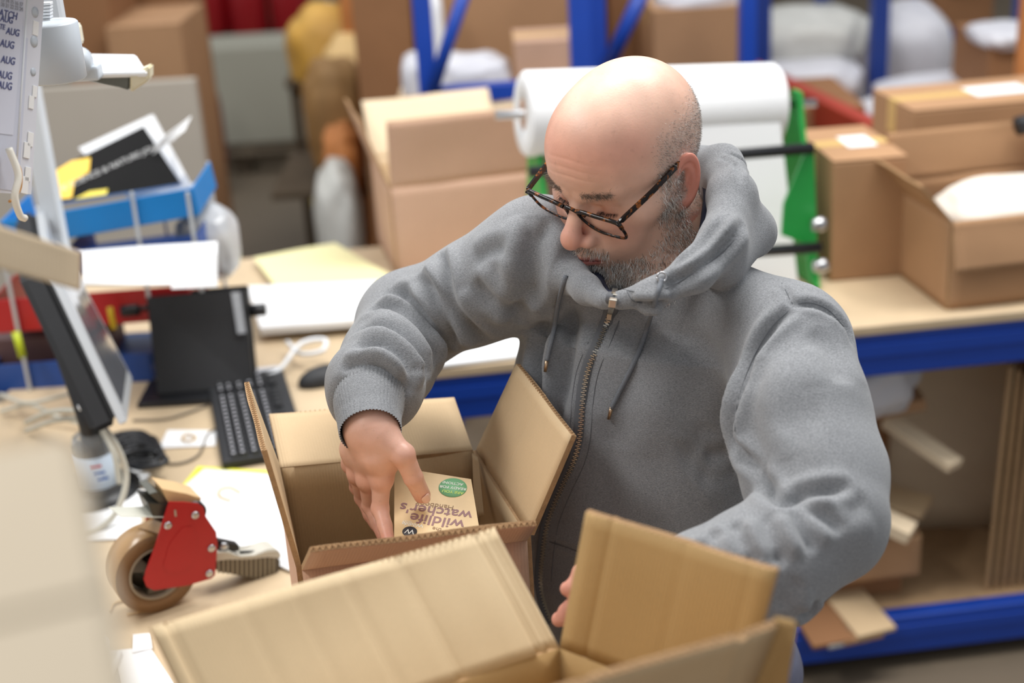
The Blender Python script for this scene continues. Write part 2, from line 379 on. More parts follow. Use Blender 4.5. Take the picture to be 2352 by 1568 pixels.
# white paper roll on green dispenser
GREEN = mat('green_paint', srgb(38, 160, 70), .4, noise=.08, nscale=20); GREENL = mat('pale_green_film', srgb(150, 215, 160), .35)
rc0, rc1 = onY(1200, 262, 3.02), onY(1778, 240, 3.14)
ax = nrm(rc1-rc0); L = np.linalg.norm(rc1-rc0); R_ = .092
t = thing('paper_roll_dispenser', 'green steel dispenser stand with black rods holding the white roll', 'dispenser', bp(.5, .4, BZ))
for s in (.03, L+.06 ):
    p = rc0+ax*s; f = V(-ax[1], ax[0], 0); base = V(p[0], p[1], BZ+.004)
    poly = [base-f*.14, base+f*.14, V(*(base+f*.13)[:2], BZ+.03), V(*(p+f*.03)[:2], p[2]-.02), V(*(p+f*.02)[:2], p[2]+.03), V(*(p-f*.02)[:2], p[2]+.03), V(*(p-f*.03)[:2], p[2]-.02), V(*(base-f*.13)[:2], BZ+.03)]
    prism('side_frame', poly, ax, .012, GREEN, t, bev=.001)
q0 = onY(1640, 350, 2.88); q1 = onY(1868, 340, 2.9)
tube('black_rod', [onY(1215, 395, 2.86), q1], .012, BLACK, t, sm=False)
tube('black_rod', [onY(1400, 600, 2.82), onY(1885, 568, 2.86)], .012, BLACK, t, sm=False)
for q in (onY(1885, 515, 2.86), onY(1890, 610, 2.86)): lathe('clamp_knob', [(.004, -.02), (.014, -.018), (.016, 0), (.012, .012), (.004, .014)], q, ax, STEEL, t, 16)
poly = [onY(1868, 345, 2.9), onY(1878, 560, 2.9), onY(1800, 560, 2.9), onY(1790, 400, 2.9), onY(1830, 345, 2.9)]
prism('cutter_arm', [onY(1870, 345, 2.9), onY(1880, 640, 2.9), onY(1862, 650, 2.9), onY(1850, 560, 2.9), onY(1795, 540, 2.9), onY(1800, 470, 2.9), onY(1845, 360, 2.9)], (0, -1, 0), .01, GREEN, t)
prism('guard_plate', [onY(1862, 375, 2.915), onY(1870, 545, 2.915), onY(1812, 545, 2.915), onY(1798, 490, 2.915), onY(1850, 375, 2.915)], (0, -1, 0), .004, GREENL, t)
lathe('spindle', [(.010, -.06), (.010, L+.1)], rc0, ax, STEEL, t, 14)
t = thing('paper_roll', 'large white paper roll lying on the green dispenser behind the man\'s head', 'paper roll', rc0)
lathe('paper_winding', [(.035, 0), (R_-.008, 0), (R_, .008), (R_, L-.008), (R_-.008, L), (.035, L)], rc0, ax, PAPER, t, 48, closed=True)
lathe('core_tube', [(.020, .001), (.034, .001), (.034, L-.001), (.020, L-.001)], rc0, ax, KRD, t, 24, closed=True)
tail = [rc0+ax*(L*.4)+V(0, -R_*.98, -.02), rc0+ax*(L-.004)+V(0, -R_*.98, -.02), V(*(rc0+ax*(L+.03))[:2], BZ+.02)+V(0, -.16, 0), V(*(rc0+ax*(L*.4))[:2], BZ+.02)+V(0, -.16, 0)]
sheet('hanging_tail', tail, PAPER, t, wav=.002, n=8, nrmv=(0, -1, .3))

# under the bench, on the lower shelf
SZ = .14
def leaning(name, label, s0, t0, w_, h_, lean, m, yaw=0, th=.006, z=SZ, cat='cardboard', group=None):
    e = nrm(bd*math.cos(yaw)+bn*math.sin(yaw)); n = V(-e[1], e[0], 0); b0 = bp(s0, t0, z)
    upv = nrm(V(0, 0, 1)*math.cos(lean)+n*math.sin(lean))
    o = board(name, (b0, b0+e*w_, b0+e*w_+upv*h_, b0+upv*h_), -n, th, (m, m, KRF), None, .004, int(s0*50) % 90, n=(8, 8)); tag(o, label, cat, group); return o
leaning('cardboard_sheet', 'large flat board leaning under the bench at far right', 1.03, .42, .45, .60, .12, KRL, -.2)  # paler board colour stands in for light reaching under the bench
for i in range(9):
    leaning('folded_carton', ('first', 'second', 'third', 'fourth', 'fifth', 'sixth', 'seventh', 'eighth', 'ninth')[i]+' folded flat carton from the left in the upright bundle under the bench', 1.27+i*.020, .06, .60, .58-.012*(i % 3), -.02, (KR, KRB, KRD)[i % 3], yaw=1.05, th=.009, group='folded cartons upright under the bench', cat='folded carton')
open_carton('shallow_carton', 'shallow brown tray carton on the shelf below the bench, behind the man\'s elbow', 'carton', bp(.90, .20, 0)[:2], byaw, .38, .28, SZ+.07, SZ+.175, .07, (None, None, None, math.radians(30)), m_in=KRB, m_out=KRB)
closed_carton('flat_carton', 'flat dark carton supporting the shallow tray carton on the lower shelf', bp(.90, .22, 0)[:2], byaw, .34, .24, SZ, SZ+.068, KRB2, tape=False)
def bar(name, label, p0_, p1_, w_, h_, m, cat):
    d_ = nrm(p1_-p0_); bm = bmesh.new(); add_box(bm, (p0_+p1_)/2, (np.linalg.norm(p1_-p0_), w_, h_), frame(d_, (0, 0, 1)), .002); return tag(frombm(name, bm, m), label, cat)
bar('packing_strip', 'short pale packing strip lying across the shallow tray carton', onY(1985, 1175, 2.86), onY(2095, 1225, 2.80), .06, .03, KRL, 'packing strip')
bar('torn_board', 'pale torn board strip sticking out diagonally mid-height under the bench', onY(2040, 965, 3.0), onY(2195, 1070, 2.85), .05, .022, KRL, 'cardboard')
bar('torn_board', 'wide shaded board strip behind the shallow tray carton', onY(1960, 1120, 3.1), onY(2130, 1165, 3.0), .10, .02, KR, 'cardboard')
bar('torn_board', 'curled brown board end under the white parcel', onY(1960, 935, 3.05), onY(2110, 905, 3.05), .12, .03, KRB, 'cardboard')
closed_carton('brown_carton', 'brown carton deep on the lower shelf behind the torn board', bp(.88, .52, 0)[:2], byaw+.1, .5, .3, SZ, SZ+.44, KRB2, tape=False)
crumpled('white_parcel', bp(.90, .30, SZ+.515), (.46, .34, .17), WRAPW, 'white wrapped parcel lying on the brown carton just beneath the bench beam', 'parcel', 8)
for i, (x0, y0, x1, y1, nm) in enumerate(((1905, 1325, 2015, 1455, 'light tan'), (1880, 1345, 1985, 1470, 'reddish brown'), (1850, 1340, 1950, 1478, 'greyish'), (1820, 1330, 1915, 1480, 'dark'))):
    bar('propped_board', nm+' narrow board propped slanting on the blue lower beam by the man\'s hip', onY(x0, y0, 2.95), onY(x1, y1, 2.745-.008*i), .10, .012, (KR, KRB, WRAP, KRB2)[i], 'board')

KRO2 = card_mat('kraft_board_lit', srgb(212, 190, 154))  # lit copy of the foreground carton's board, brightness put into the colour
# ------------------------------------------------------------------ racks and goods far behind
def XY(px, py, Y): p = onY(px, py, Y); return p
def rack(name, label, Y, pxs, py, depth, zt, beams, m=BLUE, diag=True, group=None, pw=.07):
    """upright frames at pixel columns pxs (read at row py) in the plane Y; each frame = front post, rear post, diagonals; beams at heights"""
    xs = [XY(p, py, Y)[0] for p in pxs]; t = thing(name, label, 'rack', (xs[0], Y, 0), 0, group)
    for x in xs:
        for yy in (Y, Y+depth): box('upright', (x, yy, zt/2), (pw, .06, zt), m, t, bev=.004)
        if diag:
            zs = np.arange(.2, zt-.3, .7); s = 1
            for z in zs:
                tube('brace', [(x, Y+.03 if s > 0 else Y+depth-.03, z), (x, Y+depth-.03 if s > 0 else Y+.03, z+.62)], .016, m, t, 6, sm=False); s = -s
    for z in beams:
        for yy in (Y-.01, Y+depth+.01):
            box('beam', ((xs[0]+xs[-1])/2, yy, z), (xs[-1]-xs[0], .045, .10), m, t, bev=.004)
        for k in range(len(xs)-1):
            box('shelf_board', ((xs[k]+xs[k+1])/2, Y+depth/2, z+.06), (xs[k+1]-xs[k]-.08, depth-.06, .02), KRD, t, bev=.002)
    return t
# near blue end frame with V of braces (over the open carton)
Y0 = 4.3
j = XY(985, 218, Y0)
t = thing('rack_end_frame', 'blue rack frame whose post and slanting brace meet in a V left of the man', 'rack frame', (j[0], Y0, 0))
p0 = XY(945, 0, Y0); zj = j[2]
box('upright', (j[0], Y0, 1.3), (.055, .06, 2.6), BLUE, t)
tube('brace', [XY(990, 212, Y0)+V(0, -.05, 0), XY(1080, -60, Y0)+V(0, -.05, 0)], .02, BLUE, t, 8, sm=False)
x2 = XY(1335, 150, Y0)[0]
box('cross_beam', ((j[0]+x2)/2, Y0, zj+.0), (x2-j[0], .05, .05), BLUE, t)
box('upright', (x2, Y0, 1.3), (.065, .06, 2.6), BLUE, t)
t = thing('rack_end_frame', 'blue rack frame standing just left of the man\'s head top', 'rack frame', (XY(1368, 60, 4.5)[0], 4.5, 0))
x3 = XY(1372, 60, 4.5)[0]; box('upright', (x3, 4.5, 1.3), (.05, .06, 2.6), BLUE, t)
x4 = XY(1716, 80, 4.5)[0]; box('upright', (x4, 4.5, 1.3), (.05, .07, 2.6), BLUE, t)
tube('brace', [XY(1395, 140, 4.5)+V(0, -.05, 0), XY(1480, -40, 4.5)+V(0, -.05, 0)], .024, BLUE, t, 8, sm=False)
box('lower_beam', ((x3+x4)/2, 4.5, .9), (x4-x3, .05, .1), BLUE, t)
rack('pallet_rack', 'dark blue pallet rack at the far right behind the bench', 5.7, (1748, 2018, 2345), 100, 1.0, 2.6, (.35,), BLUED)
box('upright', (XY(2112, 40, 6.9)[0], 6.9, 1.4), (.07, .06, 2.8), BLUED, None); C.objects[-1].name = 'rack_post'; tag(C.objects[-1], 'thin dark blue rack post far away between wrapped bale and brown cartons', 'rack post')
# orange-red beam running back diagonally
a, b = XY(1760, 190, 5.2), XY(2010, 318, 4.3)
t = thing('orange_beam', 'orange-red steel beam slanting down towards the blue post', 'beam', (b+V(0, 0, 0)).tolist())
dd = nrm(b-a); bm = bmesh.new(); add_box(bm, (a+b)/2, (np.linalg.norm(b-a)+.3, .06, .10), frame(dd, (0, 0, 1)), .005); frombm('beam_bar', bm, RED_O, t)
box('support_post', (b[0]+.02, b[1], b[2]/2), (.09, .09, b[2]+.02), RED_O, t)
box('support_post', (a[0]-.1, a[1]+.3, a[2]/2), (.09, .09, a[2]), RED_O, t)

def stack_on_pallet(x, y, W, D, zt, n, m, label, rz=0, group=None, nx=1):
    """goods standing on the floor, n levels high"""
    h = zt/n
    for k in range(n):
        for i in range(nx):
            closed_carton('carton', label[k*nx+i] if isinstance(label, (list, tuple)) else label, (x+(i-(nx-1)/2)*W/nx, y), rz+.02*(k % 2), W/nx-.008, D, k*h, (k+1)*h-.003, m, group)
G = 'cartons stacked at the back of the warehouse'
def pxbox(px0, px1, pyt, Y, D, z0, m, label, rz=0, name='carton', cat='carton', tape=True, lab=False, pyb=None):
    """carton whose front face spans px0..px1 with its top front edge at row pyt, standing on z0"""
    a = XY(px0, pyt, Y); b = XY(px1, pyt, Y); zt = max(a[2], b[2])*.5+min(a[2], b[2])*.5
    if pyb is not None: z0 = XY((px0+px1)/2, pyb, Y)[2]
    return closed_carton(name, label, ((a[0]+b[0])/2, Y+D/2), rz, b[0]-a[0], D, z0, zt, m, None, tape, lab, cat)
# behind the V frame
pxbox(800, 935, -60, 4.9, .7, 0, KRB2, 'tall dark brown carton left of the V-shaped brace', tape=False)
pxbox(940, 1310, -120, 5.0, .6, 0, KRB, 'big tan carton behind the V-shaped blue brace', tape=True)
pxbox(1180, 1330, 95, 4.55, .25, 0, KRD, 'pinkish carton in front of the big tan carton, left of the head')
pxbox(1395, 1505, -100, 5.3, .6, 0, KRB2, 'dark brown carton behind the blue frame by the head')
t_ = pxbox(1500, 1700, 20, 4.75, .5, 0, KRB, 'carton with brown tape seam right above the white roll', lab=False)
crumpled('poly_bag', XY(1600, 10, 4.9)+V(0, 0, .02), (.28, .25, .08), WRAPW, 'white poly bag lying on the carton above the white roll', 'bag', 3)
def bag(name, px, py, Y, size, m, label, cat, seed, stand=True):
    c = XY(px, py, Y); return crumpled(name, c, size, m, label, cat, seed)
# shelf carrying bags under V frame
zb = XY(1060, 225, Y0+.2)[2]
t = thing('low_table', 'low wooden table with white bag behind the open carton', 'table', (j[0], Y0+.4, 0))
box('table_top', (XY(1000, 225, Y0)[0]+.17, Y0+.32, zb-.04), (.62, .45, .03), KRL, t)
for sx in (-.08, .42):
    for sy in (.15, .5): box('leg', (XY(1000, 225, Y0)[0]+sx, Y0+sy, (zb-.055)/2), (.05, .05, zb-.055), KRD, t)
crumpled('white_bag', V(XY(1075, 190, Y0)[0], Y0+.3, zb+.045), (.26, .24, .15), WRAPW, 'rounded white bag on the low table right of the V-shaped brace', 'bag', 11)
crumpled('white_bag', V(XY(945, 190, Y0)[0], Y0+.3, zb+.05), (.09, .2, .16), WRAPW, 'small white bag on the low table left of the V-shaped brace', 'bag', 12)
crumpled('white_bag', XY(1000, 70, 4.85), (.06, .1, .26), PAPER, 'white papers hanging on the big tan carton inside the V', 'paper', 13)
# left aisle goods
pxbox(438, 705, 112, 7.95, .5, .117, mat('grey_cover', srgb(158, 156, 142), .7, bump=.3, bscale=8), 'grey covered pallet load standing at the end of the aisle', name='wrapped_pallet_load', cat='pallet load', tape=False)
t = thing('pallet', 'dark wooden pallet under the grey covered load', 'pallet', (XY(580, 280, 8.2)[0], 8.2, 0))
PW = mat('pallet_wood', srgb(84, 72, 56), .8, noise=.3, nscale=10)
X_ = XY(580, 280, 8.2)[0]
for k in range(5): box('deck_board', (X_, 7.75+k*.22, .105), (1.1, .1, .02), PW, t)
for k in (-.5, 0, .5): box('bearer', (X_+k, 8.2, .05), (.09, .95, .09), PW, t)
REDX = mat('dark_red_drum', srgb(150, 18, 28), .35)
for i, px in enumerate((482, 575, 672)):
    p = XY(px, 70, 10.2); t = thing('red_container', ('left', 'middle', 'right')[i]+'most of the three dark red containers above the grey pallet load', 'container', (p[0], 10.2, p[2]-.3), 0, 'red containers at the end of the aisle')
    lathe('drum', [(.13, 0), (.145, .02), (.145, .42), (.12, .5), (.05, .53)], (p[0], 10.2, p[2]-.02), (0, 0, 1), REDX, t, 24)
    lathe('neck', [(.045, .53), (.045, .6), (.03, .62)], (p[0], 10.2, p[2]-.02), (0, 0, 1), BLACK, t, 16)
zc = XY(575, 70, 10.2)[2]-.02
t = thing('wooden_shelf', 'dark shelf carrying the three red containers', 'shelf', (XY(575, 70, 10.2)[0], 10.3, 0))
box('shelf_board', (XY(575, 70, 10.2)[0], 10.3, zc-.025), (1.6, .5, .04), PW, t)
for s in (-.75, .75): box('leg', (XY(575, 70, 10.2)[0]+s, 10.3, (zc-.045)/2), (.06, .4, zc-.045), PW, t)
# left: board with cartons above
a, b = XY(108, 200, 4.6), XY(452, 200, 4.6)
t = thing('grey_panel', 'beige grey panel screen behind the letter trays', 'panel', ((a[0]+b[0])/2, 4.6, 0))
box('panel_board', ((a[0]+b[0])/2-.2, 4.6, a[2]/2+.03), (b[0]-a[0]+.4, .04, a[2]-.06), mat('beige_grey_laminate', srgb(172, 164, 152), .6, noise=.05, nscale=5), t)
box('foot', ((a[0]+b[0])/2-.5, 4.6, .03), (.05, .4, .06), BLACK, t); box('foot', ((a[0]+b[0])/2+.25, 4.6, .03), (.05, .4, .06), BLACK, t)
pxbox(120, 238, -60, 5.4, .5, 0, KRB2, 'dark carton at the far left behind the panel', tape=False)
pxbox(240, 412, 60, 5.3, .5, 0, KRB, 'brown carton with open flaps behind the panel', tape=False)
pxbox(225, 425, -80, 5.85, .3, 0, KRB2, 'upper dark carton behind the brown carton at top left', tape=False)
crumpled('red_bag', V(XY(470, 250, 7.4)[0], 7.4, .3), (.14, .3, .55), mat('maroon', srgb(96, 28, 34), .6), 'maroon sack beside the grey covered load', 'sack', 31)
# yellow-brown clutter between the aisle and the tall cartons
YEL = mat('amber_wrap', srgb(206, 160, 70), .5, noise=.3, nscale=10); ORG = mat('orange_brown_carton', srgb(190, 122, 66), .7, noise=.2, nscale=8)
pxbox(775, 880, -40, 5.9, .5, 0, ORG, 'orange brown carton to the right of the red containers', tape=False)
for i, (px, py, Y, sz, mm, lb) in enumerate((
    (740, 50, 6.6, (.16, .2, .18), WRAPW, 'round white roll end above the amber wrap'),
    (762, 120, 6.3, (.36, .4, .40), YEL, 'upper amber wrapped bundle by the aisle'),
    (832, 165, 5.9, (.30, .3, .30), mat('pale_amber', srgb(225, 190, 130), .6, noise=.2, nscale=10), 'pale amber bundle near the dark brown carton'),
    (775, 270, 5.6, (.24, .3, .46), mat('brown_amber', srgb(150, 115, 70), .7, noise=.4, nscale=12), 'brown and amber waste heap beside the aisle'),
    (790, 380, 5.3, (.14, .3, .30), ORG, 'orange brown scrap heap beside the open carton'))):
    crumpled('wrapped_bundle', XY(px, py, Y), sz, mm, lb, 'bundle', 40+i)
t = thing('stillage', 'low dark stillage under the amber bundles', 'stand', (XY(780, 420, 5.9)[0], 5.9, 0))
for i, (dx, Y, z) in enumerate(((0, 6.45, .80), (0, 5.75, .50))): box('deck', (XY(775, 200, 5.9)[0]+dx, Y, z), (.5, .65, .03), PW, t)
for sx in (-.22, .22):
    for Y in (6.2, 6.7): box('post', (XY(775, 200, 5.9)[0]+sx, Y, .39), (.04, .04, .78), PW, t)
crumpled('white_sheet', XY(770, 410, 5.0)+V(0, 0, -.2), (.16, .3, .5), WRAP, 'grey white polythene lump on the floor beside the open carton', 'polythene', 55)
# right background: wrapped bales
pxbox(1780, 1935, 180, 6.2, .8, 0, WRAP, 'grey wrapped carton load above the orange beam', name='wrapped_load', cat='pallet load', tape=False)
crumpled('wrapped_roll', XY(1845, 80, 6.0), (.5, .5, .22), WRAP, 'grey rounded wrapped roll lying on the grey load', 'roll', 60)
crumpled('wrapped_roll', XY(1850, 175, 5.75), (.42, .4, .14), WRAPW, 'slanting pale roll in front of the grey load', 'roll', 61)
pxbox(1935, 2010, 70, 6.0, .6, 0, WRAPW, 'tall white wrapped load left of the dark blue post', name='wrapped_load', cat='pallet load', tape=False)
crumpled('wrapped_bale', XY(2085, 130, 6.3), (.30, .5, .46), WRAPW, 'white wrapped bale right of the dark blue post', 'bale', 62)
crumpled('mail_sack', XY(2180, 235, 5.25), (.52, .5, .17), WRAPW, 'white mail sack heap behind the wide taped carton', 'sack', 63)
crumpled('mail_sack', XY(2075, 262, 4.9), (.30, .3, .10), WRAPW, 'white flat sack in front of the mail sack heap', 'sack', 64)
z_ = XY(2180, 250, 5.2)[2]
t = thing('sack_table', 'low table under the white mail sacks', 'table', (XY(2180, 280, 5.2)[0], 5.15, 0))
box('table_top', (XY(2180, 280, 5.2)[0], 5.15, z_-.08), (1.0, 1.0, .04), KRD, t)
for sx in (-.45, .45):
    for sy in (-.45, .45): box('leg', (XY(2180, 280, 5.2)[0]+sx, 5.15+sy, (z_-.1)/2), (.05, .05, z_-.1), BLUED, t)
pxbox(2150, 2290, -100, 6.6, .5, 0, KRB2, 'dark brown carton far right behind the sacks', tape=False)
pxbox(2275, 2420, 95, 4.9, .4, 0, KRB2, 'brown carton with white top at the right picture edge', tape=False)
crumpled('white_bag', XY(2310, 80, 5.0), (.22, .3, .07), WRAPW, 'small white bag on the brown carton at the right edge', 'bag', 70)
p = XY(2335, 120, 4.1); box('upright', (p[0]+.03, 4.1, 1.2), (.05, .05, 2.4), ORG, None); C.objects[-1].name = 'rack_post'; tag(C.objects[-1], 'orange brown rack post at the right picture edge', 'rack post')
pxbox(2265, 2400, 262, 4.45, .3, 0, KRD, 'reddish carton low behind the wide taped carton', tape=False)
pxbox(1800, 1990, 250, 4.7, .5, 0, KRB2, 'dark brown carton under the orange beam', tape=False)
p = onY(2345, 290, 3.2)
t = thing('tape_gun', 'black handled tape gun lying on the wide taped carton', 'tape gun', p)
tube('handle', [p+V(-.01, 0, .0), p+V(.1, .01, .02)], .022, BLACK, t, sm=False); lathe('tape_coil', [(.03, -.025), (.05, -.025), (.05, .025), (.03, .025)], p+V(.12, 0, -.01), (0, 1, 0), mat('pink_tape', srgb(200, 60, 90), .4), t, 24, closed=True)
# ------------------------------------------------------------------ things on the left table
def tp(px, py, z=0): return onZ(px, py, TZ+z)
# keyboard
a, b, c_ = tp(480, 902), tp(668, 888), tp(512, 1082)
ky = nrm(a-c_); kx = nrm(np.cross(ky, (0, 0, 1))); kw = .155; kl = .40; k0 = c_
kz = V(0, 0, 1); t = thing('keyboard', 'black computer keyboard behind the work carton', 'keyboard', k0+kx*kw/2)
R = np.array([kx, ky, kz]).T
bm = bmesh.new(); add_box(bm, k0+kx*kw/2+ky*kl/2+V(0, 0, .010), (kw, kl, .018), R, .005); frombm('base', bm, BLACKM, t)
bm = bmesh.new(); add_box(bm, (0, 0, 0), (.0155, .0160, .008), None, .002); me = bpy.data.meshes.new('key'); bm.to_mesh(me); bm.free(); me.materials.append(BLACK)
KEYW = mat('key_print', srgb(190, 190, 196), .5); bm = bmesh.new(); add_box(bm, (0, 0, 0), (.005, .006, .0006)); mel = bpy.data.meshes.new('key_print'); bm.to_mesh(mel); bm.free(); mel.materials.append(KEYW)
Rm = Matrix(R.tolist()).to_4x4()
for i in range(6):
    for jj in range(20):
        if jj in (15,) or (i == 5 and 4 < jj < 10 and jj % 2): continue
        o = bpy.data.objects.new('key', me); C.objects.link(o); q = k0+kx*(.022+i*.0205+(.004 if i == 0 else 0))+ky*(.014+jj*.0188)+V(0, 0, .022)
        o.matrix_basis = Matrix.Translation(Vector(q.tolist())) @ Rm; par(o, t)
        if i < 5 and jj % 1 == 0:
            o2 = bpy.data.objects.new('key_print', mel); C.objects.link(o2); o2.matrix_basis = Matrix.Translation(Vector((q+V(0, 0, .0042)+kx*-.003).tolist())) @ Rm; par(o2, o)
# mouse
q = tp(745, 885); bm = bmesh.new(); bmesh.ops.create_uvsphere(bm, u_segments=24, v_segments=14, radius=1)
for v in bm.verts: v.co = Vector((v.co.x*.058, v.co.y*.032, max(v.co.z, -.25)*.028+.007)); v.co = Matrix.Rotation(.5, 3, 'Z') @ v.co + Vector((q+V(0, .02, 0)).tolist())
t = thing('computer_mouse', 'dark computer mouse on the table beyond the cuff', 'mouse', q); frombm('shell', bm, BLACKM, t, smooth=True)
lathe('scroll_wheel', [(.002, -.003), (.007, -.003), (.007, .003), (.002, .003)], q+V(.03, .04, .03), (.5, -.8, 0), BLACK, t, 14)
# laptop standing folded
Yl = 2.62
t = thing('laptop', 'black laptop propped upright beyond the keyboard, seen on its flat side', 'laptop', onY(460, 900, Yl))
A, B, Cc, D = onY(335, 682, Yl+.08), onY(562, 662, Yl+.08), onZ(582, 890, TZ+.012), onZ(362, 908, TZ+.012)
nv = nrm(np.cross(B-A, D-A)); nv = -nv if nv[1] > 0 else nv
prism('lid', [A, B, Cc, D], nv, .020, BLACKM, t, bev=.003)
prism('second_half', [A+V(0, .035, -.005), B+V(0, .035, -.005), Cc+V(0, .05, 0), D+V(0, .05, 0)], nv, .014, BLACK, t, bev=.003)
e = nrm(B-A); dn = nrm(D-A)
prism('white_label', [A+(B-A)*.86+dn*.006+nv*.001, A+(B-A)*.95+dn*.006+nv*.001, A+(B-A)*.96+dn*.09+nv*.001, A+(B-A)*.875+dn*.09+nv*.001], nv, .0008, mat('label_print', srgb(170, 174, 180), .5, noise=.4, nscale=250), t)
prism('blue_sticker', [Cc-(B-A)*.12-dn*.036+nv*.001, Cc-(B-A)*.03-dn*.036+nv*.001, Cc-(B-A)*.03-dn*.012+nv*.001, Cc-(B-A)*.12-dn*.012+nv*.001], nv, .0008, mat('blue_sticker', srgb(110, 130, 190), .5), t)
for p in (onY(590, 712, Yl+.1), onY(300, 712, Yl+.1)): lathe('hinge_knob', [(.004, -.02), (.013, -.018), (.013, .018), (.004, .02)], p, e, BLACK, t, 16)
tube('stand_arm', [onY(295, 712, Yl+.1), onY(345, 705, Yl+.1)], .006, BLACK, t, sm=False)
box('stand_foot', (Cc+D)/2+V(0, .02, -.006), (.26, .12, .012), BLACK, t, rz=math.atan2(e[1], e[0]))
# monitor seen from its left side: black back, silver bezel, screen facing right
t = thing('monitor', 'computer monitor with silver bezel and black back, screen turned to the right', 'monitor', tp(285, 1000))
M1, M2 = pt(40, 600, 1.95), pt(285, 985, 1.86)      # near vertical edge of the back
T1, T2 = pt(92, 470, 2.42), pt(305, 965, 2.15)
M0 = pt(60, 560, 2.02); fb = pt(302, 968, 2.02)
# bezel plane: near edge runs from (150,610) to (292,965); far edge from (90,470) to (305,900)
P0, P1, P2, P3 = pt(118, 600, 2.31), pt(293, 968, 2.28), pt(305, 870, 2.60), pt(95, 468, 2.70)
nz = nrm(np.cross(P1-P0, P3-P0)); nz = nz if nz[0] > 0 else -nz
prism('bezel', [P0, P1, P2, P3], nz, .014, SILV, t, bev=.002)
cc = (P0+P1+P2+P3)/4; ins = lambda P, k=.86: cc+(P-cc)*k
scrm = mat('screen_glass', srgb(96, 98, 104), .12, spec=.6)
prism('screen', [ins(P0)+nz*.0008, ins(P1)+nz*.0008, ins(P2)+nz*.0008, ins(P3)+nz*.0008], nz, .001, scrm, t)
prism('back_shell', [cc+(P-cc)*.985-nz*.0145 for P in (P0, P1, P2, P3)], nz, .045, BLACK, t, bev=.01)
q0 = (P1+P2)/2-nz*.03; base = onZ(290, 990, TZ)
tube('neck', [cc-nz*.06, q0-nz*.05, V(q0[0]-.05, q0[1], TZ+.02)], .016, BLACK, t)
lathe('foot', [(.08, 0), (.08, .008), (.03, .018)], V(q0[0]-.06, q0[1], TZ+.001), (0, 0, 1), BLACK, t, 36)
# coiled black cable near the foot
t = thing('black_cable', 'coiled black cable heap at the foot of the monitor', 'cable', tp(318, 1035))
for k in range(7):
    cx, cy = 305+k*4, 1012+k*7; pts = [tp(cx+48*math.cos(u+k)+6*math.sin(3*u), cy+20*math.sin(u+k), .006+.005*k) for u in np.linspace(0, 5.9, 14)]
    tube('cable_loop', pts, .0055, BLACK, t, 8, n=4)
GC = mat('grey_cable', srgb(190, 188, 176), .5); 
t = thing('grey_cable', 'looping pale grey cables beside the sanitiser bottle', 'cable', tp(200, 960))
tube('cable_loop', [tp(60, 970, .01), tp(120, 945, .12), tp(200, 950, .16), tp(260, 1010, .14), tp(290, 1090, .08), tp(270, 1170, .03), tp(225, 1215, .006), tp(185, 1228, .005)], .005, GC, t)
tube('cable_loop', [tp(60, 990, .01), tp(130, 965, .10), tp(210, 968, .13), tp(258, 1030, .11), tp(275, 1110, .05)], .005, GC, t)
tube('cable_loop', [tp(0, 905, .01), tp(60, 925, .05), tp(130, 912, .04), tp(200, 895, .02)], .004, GC, t)
tube('cable_loop', [tp(0, 945, .01), tp(70, 930, .03), tp(140, 960, .02), tp(235, 985, .01)], .004, GC, t)
t = thing('thin_cable', 'thin dark cable lying across the table left of the keyboard', 'cable', tp(400, 1040))
tube('wire', [tp(330, 1050, .004), tp(400, 1065, .004), tp(455, 1045, .004), tp(475, 1000, .004), tp(495, 985, .004)], .0022, mat('dark_wire', srgb(110, 100, 88), .5), t)
tube('wire', [tp(305, 965, .004), tp(390, 960, .004), tp(480, 930, .004)], .0022, C.objects[-1].data.materials[0], t)
t = thing('white_cable', 'white looped cable with plug beside the laptop', 'cable', tp(690, 800))
tube('wire', [tp(585, 870, .01), tp(640, 850, .02), tp(690, 790, .05), tp(745, 780, .05), tp(740, 805, .04), tp(690, 812, .03), tp(660, 785, .03)], .005, WHITE, t)
# sanitiser bottle
q = tp(232, 1140); t = thing('hand_gel_bottle', 'clear pump bottle of gel with blue and red label beside the grey cables', 'bottle', q)
CLR = mat('clear_plastic', (.95, .97, .98, 1), .08, Transmission_Weight=.85, IOR=1.3)
lathe('bottle_body', [(.030, 0), (.036, .004), (.036, .10), (.030, .118), (.014, .128), (.013, .138)], q, (0, 0, 1), CLR, t, 36)
lathe('paper_label', [(.0364, .03), (.0366, .03), (.0366, .09), (.0364, .09)], q, (0, 0, 1), mat('gel_label', srgb(200, 215, 232), .5), t, 36, closed=True)
vw = nrm(V(EYE[0]-q[0], EYE[1]-q[1], 0)); sd = V(-vw[1], vw[0], 0)
for k, (yy, cc_) in enumerate(((.075, srgb(190, 50, 60)), (.062, srgb(60, 100, 170)), (.05, srgb(60, 100, 170)))):
    box('label_print', q+vw*.0366+V(0, 0, yy)+sd*(.004*k), (.02, .0006, .004), mat('label_ink', cc_, .5), t, rz=math.atan2(sd[1], sd[0]), bev=0)
lathe('pump_head', [(.015, .138), (.015, .150), (.006, .152), (.006, .168), (.011, .170), (.011, .178)], q, (0, 0, 1), WHITE, t, 24)
